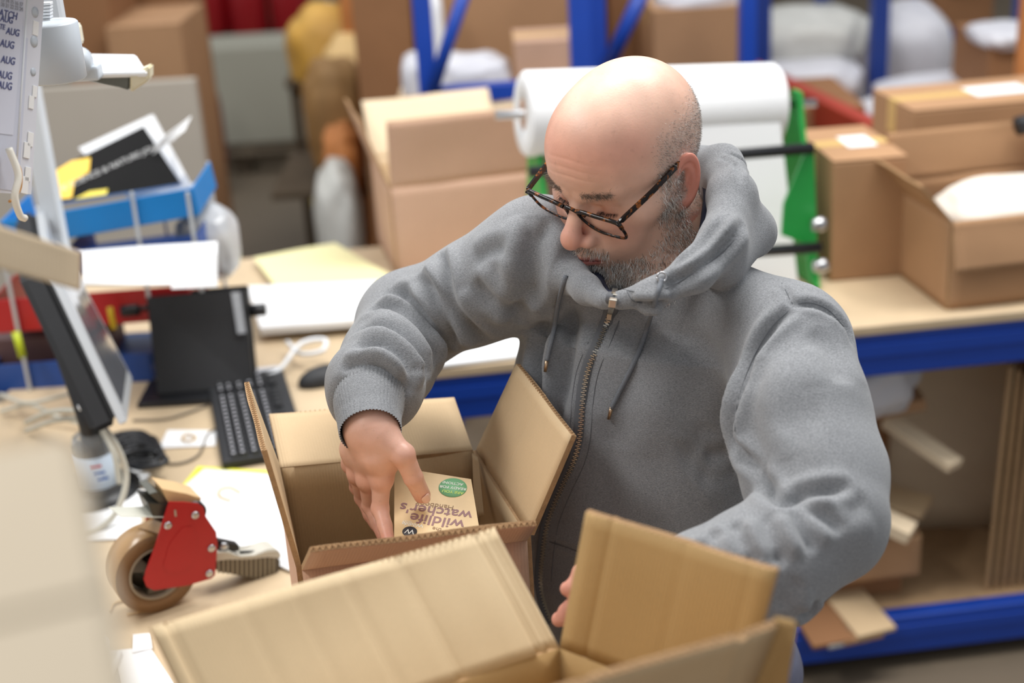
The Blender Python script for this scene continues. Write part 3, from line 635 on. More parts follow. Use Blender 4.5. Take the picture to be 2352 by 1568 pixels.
# papers
def psheet(name, label, px, m=PAPER, wav=.0006, z=.001, seed=0, th=.0006, cat='paper', group=None):
    o = sheet(name, [tp(*p, z) for p in px], m, None, th, wav, 8, seed); tag(o, label, cat, group); return o
YB = mat('bright_yellow_card', srgb(236, 236, 70), .6)
psheet('yellow_folder', 'bright yellow folder under the white papers by the tape dispenser', [(380, 1160), (455, 1072), (650, 1085), (655, 1150)], YB, z=.001)
psheet('white_papers', 'large stack of white papers beside the tape dispenser', [(350, 1180), (470, 1080), (690, 1100), (720, 1335)], PAPER, z=.003, th=.003, seed=2)
psheet('white_papers', 'white papers under the loop of grey cable left of the tape dispenser', [(120, 1250), (180, 1140), (335, 1125), (320, 1235)], PAPER, z=.002, seed=3, wav=.001)
psheet('paper_slip', 'small creased white slip behind the tape dispenser', [(275, 1110), (290, 1070), (345, 1090), (330, 1120)], PAPER, z=.002, seed=4, wav=.002)
psheet('paper_slip', 'white slip left of the keyboard with a rubber band on it', [(365, 1030), (385, 988), (498, 990), (495, 1024)], PAPER, seed=5)
RB = mat('rubber_band', srgb(206, 176, 130), .6)
t = tag(tube('rubber_band', [tp(530, 1150, .008), tp(505, 1140, .008), tp(505, 1125, .008), tp(530, 1120, .008), tp(552, 1132, .008)], .0022, RB), 'tan rubber band on the white paper stack', 'rubber band')
tag(tube('rubber_band', [tp(420, 1000, .005), tp(435, 998, .005), tp(450, 1003, .005), tp(440, 1012, .005), tp(420, 1010, .005), tp(420, 1000, .005)], .0022, RB), 'small rubber band on the slip by the keyboard', 'rubber band')
tag(tube('rubber_band', [tp(250, 1405, .003), tp(262, 1385, .003), tp(300, 1380, .003), tp(330, 1400, .003), tp(290, 1412, .003)], .0018, RB), 'tan rubber band under the tape roll', 'rubber band')
psheet('printed_form', 'white printed form with grey bar at the lower left', [(150, 1700), (185, 1500), (345, 1488), (480, 1690)], PAPER, z=.002, seed=7)
INK = mat('grey_print', srgb(140, 142, 150), .7)
f = C.objects[-1]
prism('grey_bar', [tp(262, 1508, .0042), tp(247, 1508, .0042), tp(285, 1700, .0042), tp(306, 1700, .0042)], (0, 0, 1), .0002, INK, f)
for k in range(9): prism('printed_line', [tp(205+k*4, 1515+k*18, .0042), tp(240+k*4, 1512+k*18, .0042), tp(240+k*4, 1515+k*18, .0042), tp(205+k*4, 1518+k*18, .0042)], (0, 0, 1), .0002, INK, f)
psheet('paper_slip', 'white paper strip standing between printed form and foreground carton', [(303, 1500), (305, 1458), (345, 1455), (350, 1490)], PAPER, z=.004, seed=8)
# small white plastic crate handle lower left
t = thing('wire_tray', 'small off-white plastic tray with rounded handle at the lower left', 'tray', tp(210, 1500))
tube('handle', [tp(170, 1475, .03), tp(215, 1462, .035), tp(238, 1470, .03), tp(240, 1500, .02), tp(240, 1530, .0)], .0055, WHITE, t)
tube('rim', [tp(150, 1490, .02), tp(205, 1480, .025), tp(222, 1490, .02), tp(222, 1530, .0)], .004, WHITE, t)
box('tray_floor', tp(190, 1560, .006), (.08, .12, .008), WHITE, t)
# papers by the arm
psheet('yellow_sheet', 'pale yellow sheet of paper beside the open carton', [(655, 690), (582, 592), (770, 560), (930, 650)], PAPERY, z=.02, seed=11, wav=.002)
psheet('white_papers', 'big pile of blank white paper between laptop and the man\'s sleeve', [(600, 770), (570, 672), (960, 655), (960, 740)], PAPER, z=.02, th=.016, seed=12, wav=.001)
psheet('white_papers', 'white papers at the bench edge under the man\'s raised sleeve', [(985, 848), (960, 760), (1300, 740), (1300, 810)], PAPER, z=.004, th=.006, seed=13)
t = thing('document_stand', 'dark stand lifting the white paper pile above the table', 'stand', tp(760, 800))
q = [tp(610, 765, .0), tp(600, 690, 0), tp(930, 665, 0), tp(930, 740, 0)]
prism('stand_plate', [p+V(0, 0, .018) for p in q], (0, 0, 1), .004, BLACK, t)
box('stand_block', sum(q)/4+V(0, 0, .0075), (.2, .12, .013), BLACK, t)
psheet('receipt', 'small printed white label sheet right of the laptop', [(585, 865), (580, 790), (635, 785), (640, 850)], mat('printed_sheet', srgb(205, 207, 212), .6, noise=.25, nscale=160), z=.06, seed=14)
C.objects[-1].location.z -= .055
# ------------------------------------------------------------------ letter trays, left back
Yt = 2.72
TB = mat('blue_tray', srgb(20, 125, 196), .35); TB2 = mat('deep_blue_tray', srgb(30, 74, 150), .4); TR = mat('red_tray', srgb(178, 22, 28), .4)
def tray(label, px, m, zc, seed):
    """open letter tray: px = front lip left/right upper corners, back left/right at row"""
    (ax_, ay), (bx, by), dep, lip = px
    a = onY(ax_, ay, Yt); b = onY(bx, by, Yt); e = nrm(V(b[0]-a[0], b[1]-a[1]+.0, b[2]-a[2])); n = nrm(np.cross((0, 0, 1), e)); u = np.cross(e, n)
    t = thing('letter_tray', label, 'letter tray', (a+b)/2); L = np.linalg.norm(b-a); R = np.array([e, n, u]).T; c = (a+b)/2
    for nm, cc_, s in (('tray_floor', c+n*dep/2-u*lip, (L, dep, .004)), ('front_lip', c-u*lip/2, (L, .004, lip)), ('side_wall', c-e*L/2+n*dep/2-u*lip/2, (.004, dep, lip)), ('side_wall', c+e*L/2+n*dep/2-u*lip/2, (.004, dep, lip))):
        bm = bmesh.new(); add_box(bm, cc_, s, R, .001); frombm(nm, bm, m, t)
    return t, c, e, n, u, L
tray('bright blue letter tray at the top holding the black and yellow magazine', ((0, 510), (440, 432), .2, .055), TB, 0, 1)
tray('dark blue letter tray, second from the top, full of white papers', ((150, 578), (450, 540), .2, .05), TB2, 0, 2)
tray('red letter tray below the white papers', ((-20, 690), (430, 655), .2, .07), TR, 0, 3)
tray('blue letter tray lowest of the stack behind the monitor', ((-20, 840), (340, 812), .2, .06), TB2, 0, 4)
t = thing('tray_stand', 'thin grey uprights holding the stack of letter trays', 'stand', onY(300, 800, Yt))
for px, py in ((-10, 500), (302, 440), (430, 440)):
    top = onY(px, py, Yt-.012); box('upright', (top[0], top[1], (top[2]+TZ)/2), (.008, .008, top[2]-TZ), SILV, t)
    box('upright', (top[0], top[1]+.23, (top[2]+TZ)/2), (.008, .008, top[2]-TZ), SILV, t)
tag(sheet('white_papers', [onY(185, 585, Yt-.03), onY(500, 560, Yt-.03), onY(500, 655, Yt-.14), onY(190, 660, Yt-.14)], PAPER, None, .004, .003, 8, 21), 'white papers hanging out over the red tray', 'paper')
tag(sheet('white_papers', [onY(395, 600, Yt-.16), onY(500, 585, Yt-.16), onY(500, 660, Yt-.2), onY(395, 665, Yt-.2)], PAPER, None, .003, .001, 6, 22), 'blank white card in front of the papers by the red tray', 'paper')
# magazine: black cover with yellow picture
def mag(label, pxs, Y, m, bandp=None):
    q = [onY(px, py, Y+dy) for px, py, dy in pxs]; nv = nrm(np.cross(q[1]-q[0], q[3]-q[0])); nv = nv if nv[1] < 0 else -nv
    r = ray(*pxs[2][:2]); q[2] = EYE+r*(np.dot(q[0]-EYE, nv)/np.dot(r, nv))
    t = thing('magazine', label, 'magazine', sum(q)/4)
    prism('page_block', [p-nv*.001 for p in q], nv, .010, PAPER, t); prism('cover', q, nv, .0009, m, t); return t, q, nv
t, q, nv = mag('black magazine with yellow picture leaning in the top blue tray', ((100, 470, 0), (415, 420, 0), (330, 290, .05), (115, 395, .05)), Yt+.02, mat('black_cover', srgb(14, 14, 15), .6, spec=.15))
f_ = lambda px, py: (lambda r, n0: EYE+r*(np.dot(q[0]-EYE, n0)/np.dot(r, n0)))(ray(px, py), nv)+nv*.0012
prism('yellow_picture', [f_(102, 462), f_(165, 455), f_(172, 415), f_(205, 395), f_(208, 362), f_(165, 370), f_(118, 398)], nv, .0006, mat('yellow_print', srgb(240, 195, 30), .4), t)
prism('yellow_picture', [f_(170, 458), f_(245, 447), f_(248, 434), f_(205, 440)], nv, .0006, mat('yellow_print', srgb(220, 200, 30), .4), t)
text_part('cover_line', 'THE SCIENCE & NATURE JOURNAL', (f_(185, 415)+f_(342, 345))/2, f_(342, 345)-f_(185, 415), nv, .017, mat('white_print', srgb(190, 190, 190), .5), t)
t, q, nv = mag('white magazine with pink edge behind the black magazine', ((300, 460, .03), (440, 430, .03), (350, 262, .09), (180, 340, .09)), Yt+.05, PAPER)
tag(sheet('folded_paper', [onY(352, 355, Yt+.06), onY(372, 320, Yt+.06), onY(440, 268, Yt+.10), onY(425, 300, Yt+.08)], PAPER, None, .002, .001, 5, 30), 'white folded paper sticking up behind the magazines', 'paper')
tag(sheet('folded_paper', [onY(400, 350, Yt+.09), onY(425, 400, Yt+.05), onY(415, 425, Yt+.05), onY(395, 380, Yt+.08)], PAPER, None, .002, .001, 5, 31), 'narrow white paper beside the magazines over the tray corner', 'paper')
POLY = mat('clear_poly', srgb(226, 228, 230), .25, bump=.6, bscale=30, Transmission_Weight=.35)
crumpled('poly_bag', onY(480, 560, Yt+.14), (.12, .12, .15), POLY, 'crumpled clear polythene bag hanging beside the blue trays', 'bag', 80)
crumpled('poly_bag', onY(450, 470, Yt+.18), (.07, .08, .08), POLY, 'small white polythene lump above the clear bag', 'bag', 81)
# books in lower trays
for i, (px, py, w_, h_, cc_, lb) in enumerate(((330, 838, .12, .02, srgb(120, 96, 160), 'purple'), (320, 800, .14, .02, srgb(20, 84, 160), 'blue'), (335, 868, .12, .02, srgb(24, 110, 170), 'teal blue'))):
    t = thing('book', lb+' book lying in the tray stack beside the laptop', 'book', onY(px, py, Yt+.1)); p = onY(px, py, Yt+.1)
    box('page_block', p, (w_-.006, .13, h_-.006), PAPER, t, bev=0); box('cover', p+V(0, 0, h_/2-.001), (w_, .14, .003), mat('book_cover', cc_, .4), t, bev=0); box('cover', p-V(0, 0, h_/2-.001), (w_, .14, .003), mat('book_cover', cc_, .4), t, bev=0); box('spine', p-V(0, .07, 0), (w_, .003, h_), mat('book_cover', cc_, .4), t, bev=0)
t = tag(tube('yellow_marker', [onY(252, 705, Yt-.04), onY(262, 755, Yt-.05)], .006, mat('yellow_pen', srgb(226, 190, 30), .4), None, sm=False), 'yellow pen standing beside the monitor bezel', 'pen')
t = tag(tube('lime_strap', [onY(36, 762, Yt-.04), onY(52, 820, Yt-.05)], .008, mat('lime', srgb(176, 190, 30), .5), None, sm=False), 'lime green strap hanging at the left tray side', 'strap')
tag(box('dark_box', onY(90, 785, Yt+.1), (.34, .1, .06), mat('mauve_box', srgb(92, 66, 66), .6)), 'dark mauve box between the red tray and lowest blue tray', 'box')
# ------------------------------------------------------------------ left post with hanging paper pocket
PWH = mat('white_paint_post', srgb(214, 220, 226), .4)
t = thing('equipment_post', 'white painted post with bracket rising from the back of the left table', 'post', onY(84, 300, 2.58))
xz = onY(84, 300, 2.58)[0]
box('post_column', (xz, 2.58, (TZ+2.4)/2), (.036, .036, 2.4-TZ), PWH, t)
b1 = onY(118, 118, 1.70); bm = bmesh.new(); add_box(bm, (xz, (2.58+1.70)/2, b1[2]), (.022, .88, .03), None, .003); frombm('bracket_arm', bm, PWH, t); bm = bmesh.new(); add_box(bm, ((xz+b1[0])/2, 1.70, b1[2]), (abs(xz-b1[0])+.01, .02, .03), None, .003); add_box(bm, ((b1[0]+pt(20, -40, 1.56)[0])/2, 1.62, pt(20, -40, 1.56)[2]+.02), (.16, .16, .012), None, .003); frombm('bracket_plate', bm, PWH, t); lathe('clamp_ring', [(.034, -.034), (.036, -.032), (.036, .032), (.034, .034)], b1, (0, 0, 1), GREYP, t, 32)
bm = bmesh.new(); add_box(bm, onY(118, 30, 1.8), (.03, .03, .16), None, .008); frombm('upper_arm', bm, PWH, t)
bm = bmesh.new()
for k in range(8): add_box(bm, onY(107, 8+k*7.5, 1.72), (.012, .012, .003), None, .0005)
frombm('rack_teeth', bm, WHITE, t)
t = thing('desk_printer', 'white machine arm with cream end cap jutting right from the post', 'printer', onY(250, 160, 1.95))
a = onY(150, 150, 1.95); 
prism('top_cover', [onY(150, 122, 2.05), onY(312, 125, 2.05), onY(338, 165, 1.95), onY(150, 170, 1.95)], (0, -.3, 1), .008, WHITE, t, bev=.002)
prism('end_cap', [onY(298, 172, 1.95), onY(343, 152, 1.96), onY(343, 185, 1.96), onY(298, 215, 1.95)], (0, -1, 0), .03, mat('cream_plastic', srgb(226, 218, 190), .5), t, bev=.003)
prism('underside_body', [onY(150, 170, 1.955), onY(298, 175, 1.955), onY(296, 208, 1.955), onY(240, 190, 1.955), (onY(150, 178, 1.955))], (0, -1, 0), .05, mat('dark_grey_body', srgb(96, 98, 92), .6), t, bev=.002)
lathe('round_boss', [(.012, 0), (.02, .002), (.02, .03), (.012, .034)], onY(168, 150, 1.9), (0, 1, 0), GREYP, t, 24)
box('cream_tab', onY(160, 80, 1.9), (.03, .03, .03), mat('cream_tab', srgb(232, 226, 205), .5), t, bev=.006)
bm = bmesh.new(); add_box(bm, onY(130, 170, 1.93), (.12, .03, .02), None, .004); frombm('mounting_arm', bm, GREYP, t)
# clear pocket with handwritten rota
t = thing('paper_pocket', 'clear punched pocket with handwritten rota hanging at the left edge', 'paper pocket', pt(40, 250, 1.52))
Q = [pt(-70, 440, 1.50), pt(72, 446, 1.60), pt(105, -60, 1.60), pt(-70, -60, 1.48)]
n_ = nrm(np.cross(Q[1]-Q[0], Q[3]-Q[0])); n_ = n_ if n_[1] < 0 else -n_
prism('pocket_sleeve', [Q[0], Q[1], Q[2], Q[3]], n_, .0015, mat('frosted_pocket', srgb(218, 220, 228), .3), t)
gf = lambda px, py, k=.0006: (lambda r: EYE+r*(np.dot(Q[0]-EYE, n_)/np.dot(r, n_)))(ray(px, py))+n_*k
prism('rota_sheet', [gf(-60, 425), gf(42, 440), gf(72, -50), gf(-60, -50)], n_, .0004, mat('rota_paper', srgb(202, 206, 220), .6), t)
prism('inner_sheet', [gf(-60, 300, .0012), gf(28, 310, .0012), gf(52, 28, .0012), gf(-60, 10, .0012)], n_, .0003, mat('inner_paper', srgb(212, 215, 228), .6), t)
INKB = mat('blue_ink', srgb(70, 78, 130), .6)
up_ = nrm(gf(60, 0)-gf(30, 430)); xd = nrm(gf(36, 60)-gf(0, 52))
for s_, px, py, sz in (('SPATCH', 8, 32, .0085), ('AUG', 12, 45, .0075), ('TE', 2, 62, .006), ('AUG', 26, 74, .008), ('AUG', 13, 102, .0085), ('AUG', 15, 139, .0085), ('AUG', 8, 173, .0085), ('AUG', 8, 197, .0085)):
    text_part('handwriting', s_, gf(px, py, .0016), xd, n_, sz*1.35, INKB, t, ext=.0002, shear=.25, bold=.00012)
for s_, px, py in (('13 14 15 16 17', 25, 5), ('20 21 22 23 24', 25, 16)): text_part('calendar_print', s_, gf(px, py, .0016), xd, n_, .0062, INK, t, ext=.0001)
for py, r_ in ((28, .006), (95, .0065), (165, .0045)): lathe('punched_hole', [(.001, 0), (r_, 0), (r_, .0006), (.001, .0006)], gf(80-py*.03, py, .0006), n_, GREYP, t, 20)
tube('edge_seam', [gf(64, -50, .001), gf(32, 438, .001)], .0012, WHITE, t, sm=False)
FRAY = mat('frayed_tape', srgb(238, 238, 236), .5)
for k, (px, py, s_) in enumerate(((80, 65, .010), (78, 210, .008), (70, 235, .009), (68, 320, .010), (60, 345, .011), (62, 400, .010), (55, 425, .012))):
    bm = bmesh.new(); add_box(bm, gf(px, py, .001), (s_, .0012, s_*1.6), frame(np.cross(up_, n_), up_), .0004); frombm('tape_scrap', bm, FRAY, t)
tag(tube('rubber_band', [gf(8, 362, .012), gf(20, 390, .015), gf(22, 430, .014), gf(10, 455, .012), gf(0, 462, .012)], .0016, mat('orange_band', srgb(206, 150, 84), .5)), 'orange rubber band dangling at the left edge below the rota', 'rubber band')
t = tag(tube('cream_tie', [gf(2, 340, .01), gf(6, 400, .02), gf(-2, 450, .02), gf(10, 492, .02), gf(22, 500, .02)], .004, mat('cream_tie', srgb(236, 232, 220), .5)), 'cream plastic tie hanging at the left edge', 'tie')
# cardboard strip in front of monitor, blurred carton wall at the lower left, both close to the lens
fcl = thing('flap_carton', 'pale carton at the left edge whose raised flap crosses the monitor top', 'carton', onZ(-200, 900, TZ)); fz = pt(-60, 600, 1.05); fr_ = nrm(V(fz[0], fz[1], 0))
box('carton_body', V(fz[0]-.30, fz[1]+.02, (fz[2]+.04+TZ)/2), (.28, .24, fz[2]+.04-TZ), KRL, fcl, bev=.003)
ofl = board('raised_flap', (pt(-420, 500, .98), pt(182, 668, 1.12), pt(184, 577, 1.12), pt(-420, 385, .98)), -FW, .005, (KRL, KRL, KRF), fcl, .0005, 3)
KN = mat('pale_carton_liner', srgb(174, 161, 140), .8, noise=.04, nscale=8)
t = thing('near_carton', 'pale carton very close to the camera at the lower left, out of focus', 'carton', (-.36, .42, TZ))
ca = pt(184, 1010, .60); ntop = ca[2]; dv = nrm(V(ray(184, 1300)[0], ray(184, 1300)[1], 0)); sv = V(dv[1], -dv[0], 0); nyaw = math.atan2(sv[1], sv[0]); NC = V(ca[0], ca[1], 0)-sv*.20-dv*.14; top = ntop
box('carton_body', (NC[0], NC[1], (top+TZ)/2), (.40, .28, top-TZ), KN, t, rot=rotz(nyaw), bev=.008)
for s in (-1, 1): box('top_flap', NC+dv*.068*s+V(0, 0, top+.003), (.39, .132, .004), KN, t, rot=rotz(nyaw), bev=.001)
par(o, t)
# ------------------------------------------------------------------ work carton the man is packing
t = thing('work_carton', 'open double-walled carton the man is packing a book into', 'carton', (-.15, 1.53, TZ))
BL, BR, FL, FR = pt(645, 1075, 1.81), pt(1086, 1035, 1.86), pt(692, 1298, 1.60), pt(1208, 1230, 1.65)
cen_ = (BL+BR+FL+FR)/4
def down(p, z=TZ+.002): return V(p[0], p[1], z)
M3 = (KR, KRD, KRF)
for i, (a, b) in enumerate(((BL, BR), (BR, FR), (FR, FL), (FL, BL))):
    m = (a+b)/2-cen_; e = nrm(b-a); n = nrm(np.cross(e, (0, 0, 1))); n = n if np.dot(n, m) < 0 else -n
    board('side_wall', (down(a), down(b), b, a), n, .006, M3, t, .0006, i)
bm = bmesh.new(); vs = [bm.verts.new((down(p)*1.0+V(0, 0, .002)).tolist()) for p in (BL, BR, FR, FL)]; bm.faces.new(vs); r = bmesh.ops.extrude_face_region(bm, geom=list(bm.faces)); bmesh.ops.translate(bm, vec=(0, 0, .005), verts=[g for g in r['geom'] if isinstance(g, bmesh.types.BMVert)]); frombm('bottom', bm, KR, t)
def flap4(a, b, c, d, seed, th=.0062, cr=.0012, mats=M3, creases=(), toward=None):
    n = nrm(np.cross(b-a, d-a)); ref = toward if toward is not None else (cen_+V(0, 0, .25)); n = n if np.dot(n, ref-(a+c)/2) > 0 else -n
    return flap('flap', a, b, c, d, n, mats, t, seed, cr, creases=creases, th=th)
flap4(BL+V(0, 0, .001), BR+V(0, 0, .001), pt(1043, 912, 1.97), pt(618, 950, 1.92), 11)
flap4(BR+V(.004, 0, .001), FR+V(.004, 0, .001), pt(1313, 1000, 1.595), pt(1185, 835, 1.775), 12, creases=((.45, .0008, .004),))
flap4(FR, FL, pt(712, 1255, 1.475), pt(1230, 1194, 1.525), 13)
flap4(FL, BL, pt(572, 876, 1.756), pt(613, 1032, 1.546), 14)
o = board('corner_tab', (pt(1090, 1190, 1.80), pt(1112, 1185, 1.79), pt(1098, 1050, 1.82), pt(1084, 1040, 1.835)), -FW, .004, M3, t, .0005, 4)
# lower visible wall tape is absent; book in the carton
t = thing('handbook', 'small pocket handbook with green roundel, held in the carton under the man\'s thumb', 'book', pt(1000, 1180, 1.67))
B0, B1, B2, B3 = pt(906, 1072, 1.735), pt(1082, 1100, 1.72), pt(1110, 1268, 1.615), pt(905, 1292, 1.60)
bn_ = nrm(np.cross(B1-B0, B3-B0)); bn_ = bn_ if bn_[2] > 0 else -bn_
r = ray(1110, 1268); B2 = EYE+r*(np.dot(B0-EYE, bn_)/np.dot(r, bn_))
prism('cover', [B0, B1, B2, B3], bn_, .0010, mat('kraft_cover', srgb(226, 196, 148), .5, noise=.1, nscale=60), t)
bc = (B0+B1+B2+B3)/4; ip = lambda P, k: bc+(P-bc)*k
prism('page_block', [ip(P, .985)-bn_*.0012 for P in (B0, B1, B2, B3)], bn_, .011, mat('pages', srgb(236, 232, 222), .7), t)
prism('back_cover', [P-bn_*.0124 for P in (B0, B1, B2, B3)], bn_, .001, mat('kraft_cover', srgb(120, 100, 80), .6), t)
bf = lambda px, py, k=.0003: (lambda r: EYE+r*(np.dot(B0-EYE, bn_)/np.dot(r, bn_)))(ray(px, py))+bn_*k
def btext(body, x0, x1, y, m, szk=1.0, dy=0, bold=0, nm='title_word'):
    a, b = bf(x1, y), bf(x0, y+dy)
    o = text_part(nm, body, (a+b)/2, b-a, bn_, .01, m, t, ext=.00008, bold=bold)
    return o
def fit_text(body, x0, x1, y, y_l, hpx, m, nm='title_word', bold=0):
    """word read from the right edge x0 to the left edge x1, upside down in view"""
    a, b = bf(x0, y), bf(x1, y_l); w_ = np.linalg.norm(b-a); c = (a+b)/2; x = nrm(b-a)
    cu = bpy.data.curves.new('tmp', 'FONT'); cu.body = body; cu.size = 1; cu.offset = bold; tt = bpy.data.objects.new('tmp', cu); C.objects.link(tt)
    bpy.context.view_layer.update(); wd = tt.dimensions[0]; bpy.data.objects.remove(tt); bpy.data.curves.remove(cu)
    return text_part(nm, body, c, x, bn_, w_/wd, m, t, ext=.00008, bold=bold*w_/wd)
PUR = mat('mauve_print', srgb(150, 112, 112), .6); BRN = mat('brown_print', srgb(150, 118, 84), .6); GRN = mat('green_print', srgb(128, 190, 140), .6); WHP = mat('white_print', srgb(240, 240, 232), .6); LIM = mat('lime_print', srgb(205, 225, 110), .6); DRK = mat('dark_print', srgb(60, 60, 66), .6)
fit_text('Handbook', 1042, 955, 1166, 1155, 0, BRN)
fit_text("watcher's", 1084, 918, 1184, 1163, 0, PUR, bold=.012)
fit_text('wildlife', 1066, 941, 1205, 1187, 0, PUR, bold=.012)
fit_text('the', 1014, 993, 1217, 1213, 0, BRN)
g = bf(1040, 1120); r_ = np.linalg.norm(bf(1072, 1124)-bf(1008, 1116))/2
lathe('green_roundel', [(.0005, .0), (r_, 0), (r_, .0003), (.0005, .0003)], g, bn_, GRN, t, 40)
for s_, m, y in (('ARE YOU', LIM, 1131), ('READY FOR', WHP, 1121), ('ACTION!', WHP, 1111)):
    a, b = bf(1060, y+2, .0008), bf(1020, y-3, .0008)
    text_part('roundel_word', s_, (a+b)/2, b-a, bn_, .0062, m, t, ext=.00006, bold=.0001)
g = bf(941, 1221); lathe('dark_logo_disc', [(.0003, 0), (.0085, 0), (.0085, .0003), (.0003, .0003)], g, bn_, DRK, t, 32)
a, b = bf(948, 1222, .0009), bf(934, 1220, .0009); text_part('logo_mark', 'W', (a+b)/2, b-a, bn_, .011, WHP, t, ext=.00005)
fit_text('Wildlife', 972, 923, 1208, 1201, 0, WHP, nm='logo_word'); 
a, b = bf(945, 1198), bf(927, 1196); text_part('logo_word', 'TRUSTS', (a+b)/2, b-a, bn_, .003, WHP, t, ext=.00005)

# ------------------------------------------------------------------ big foreground carton
MF = (KRO, KRD, KRF); MFL = (KRO2, KRD, KRF) if 'KRO2' in globals() else (KR, KRD, KRF)  # same board in a shaded and a lit tone, light painted into the colours
zc = 1.25; CC = onZ(1285, 1488, zc)
a1 = pt(1135, 1210, 1.36); b1 = onZ(345, 1440, a1[2]); v1 = b1-a1
a2 = pt(1345, 1175, 1.27); b2 = onZ(1783, 1310, a2[2]); v2 = b2-a2
t = thing('foreground_carton', 'large open carton in the foreground with creased flaps', 'carton', (CC+(v1+v2)/2)*V(1, 1, 0)+V(0, 0, TZ))
P4 = [CC, CC+v1, CC+v1+v2, CC+v2]; cf = sum(P4)/4
for i in range(4):
    a, b = P4[i], P4[(i+1) % 4]; e = nrm(b-a); n = nrm(np.cross(e, (0, 0, 1))); n = n if np.dot(n, cf-(a+b)/2) > 0 else -n
    board('side_wall', (down(a), down(b), b, a), n, .0065, MF, t, .001, 20+i)
bm = bmesh.new(); vs = [bm.verts.new((down(p)+V(0, 0, .002)).tolist()) for p in P4]; bm.faces.new(vs); r = bmesh.ops.extrude_face_region(bm, geom=list(bm.faces)); bmesh.ops.translate(bm, vec=(0, 0, .005), verts=[g for g in r['geom'] if isinstance(g, bmesh.types.BMVert)]); frombm('bottom', bm, KRO, t)
def fl5(a, b, c, d, seed, mats, cr=.002, creases=()):
    n = nrm(np.cross(b-a, d-a)); n = n if np.dot(n, cf+V(0, 0, .4)-(a+c)/2) > 0 else -n
    return flap('flap', a, b, c, d, n, mats, t, seed, cr, creases=creases, th=.0065)
cr1 = ((.025, .0035, .006), (.06, .003, .005), (.30, .0022, .007), (.47, .0018, .006), (.62, .001, .005), (.76, .001, .005), (.955, .003, .006), (.975, -.002, .004))
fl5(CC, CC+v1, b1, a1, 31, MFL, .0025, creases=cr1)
fl5(CC+v2, CC, a2, b2, 32, MF, .0015, creases=((.12, .001, .004), (.45, .0008, .006), (.85, .0015, .004)))
a3 = pt(1778, 1421, 1.10); b3 = onZ(1300, 1568, a3[2]); v3 = nrm(b3-a3)*np.linalg.norm(v1)
D_ = CC+v2
n3 = nrm(np.cross(v3, a3-D_)); n3 = n3 if np.dot(n3, EYE-a3) < 0 else -n3
o = flap('flap', D_+v1, D_, a3, a3+v3, n3, (KRO, KR, KRF), t, 33, .0015, creases=((.9, .003, .006), (.5, .0015, .008)), th=.0065)
q = [D_+V(.003, -.004, 0), a3+V(.002, -.004, 0), pt(1832, 1436, 1.085), pt(1800, 1650, 1.17)]
prism('folded_tab', q, n3*-1, .006, KRO, t, bev=.001)

# ------------------------------------------------------------------ tape dispenser
t = thing('tape_dispenser', 'red hand tape dispenser with brown tape roll and ribbed grey handle', 'tape dispenser', tp(400, 1400))
al = math.radians(31); dn_ = V(math.sin(al), -math.cos(al), 0); de = V(math.cos(al), math.sin(al), 0); dz = V(0, 0, 1)
fc = pt(362, 1318, 2.085)
def dp(zx, zy, off=0):
    """point of the red side plate plane (offset along its normal) seen at zoomed pixel"""
    r = ray(zx/2.537, 950+zy/2.537); q0 = fc+dn_*off; return EYE+r*(np.dot(q0-EYE, dn_)/np.dot(r, dn_))
REDP = mat('red_enamel', srgb(176, 20, 28), .32, noise=.06, nscale=30, bump=.05, bscale=400); GRYH = mat('taupe_rubber', srgb(96, 88, 76), .55); HTOP = mat('lit_handle_top', srgb(196, 192, 180), .35)
pl = [(985, 512), (1075, 515), (1155, 522), (1188, 545), (1198, 600), (1262, 690), (1268, 760), (1255, 940), (1232, 962), (1095, 1000), (900, 1030), (855, 1010), (838, 965), (850, 920), (905, 770), (945, 640)]
prism('side_plate', [dp(*p, .006) for p in pl], dn_, .0022, REDP, t, bev=.0006)
prism('side_plate', [dp(*p, .006)-dn_*.056 for p in pl], dn_, .0022, REDP, t, bev=.0006)
em = [(1060, 660), (1120, 655), (1150, 720), (1140, 840), (1080, 920), (980, 930), (950, 880), (985, 760)]
prism('embossed_panel', [dp(*p, .0068) for p in em], dn_, .001, REDP, t, bev=.0004)
for p in ((1137, 590), (978, 650), (1232, 783), (1220, 930)):
    c = dp(*p, .0062); lathe('rivet', [(.0015, .0026), (.003, .003), (.0058, .0018), (.006, 0), (.0015, -.001)][::-1], c, dn_, STEEL, t, 20)
prism('slot_stud', [dp(1014, 560, .0068), dp(1026, 560, .0068), dp(1030, 598, .0068), dp(1018, 598, .0068)], dn_, .001, STEEL, t)
RR = .0635; rc = pt(360, 1314, 2.10)
rc[2] = TZ+RR+.0012
TAPB = mat('brown_tape_tread', srgb(176, 142, 100), .22, noise=.05, nscale=9, spec=.7); TAPS = mat('brown_tape_side', srgb(128, 96, 62), .5, noise=.1, nscale=5)
lathe('tape_roll', [(.042, 0), (RR-.001, 0), (RR, -.001), (RR, -.047), (RR-.001, -.048), (.042, -.048)][::-1], rc, dn_, [TAPB], t, 64, closed=True)
o = C.objects[-1]
lathe('tape_side', [(.0425, .0), (RR-.001, .0), (RR-.001, .0006), (.0425, .0006)], rc, dn_, TAPS, o, 64, closed=True)
lathe('core_ring', [(.0385, .001), (.0418, .001), (.0418, -.048), (.0385, -.048)][::-1], rc, dn_, mat('card_core', srgb(150, 138, 118), .6), t, 48, closed=True)
HUB = mat('taupe_hub', srgb(100, 94, 82), .5); lathe('hub', [(.006, -.004), (.016, -.006), (.018, -.04), (.006, -.044)][::-1], rc, dn_, HUB, t, 32)
lathe('hub_disc', [(.004, -.030), (.0375, -.030), (.0375, -.034), (.004, -.034)][::-1], rc, dn_, mat('hub_dark', srgb(66, 62, 54), .6), t, 40, closed=True)
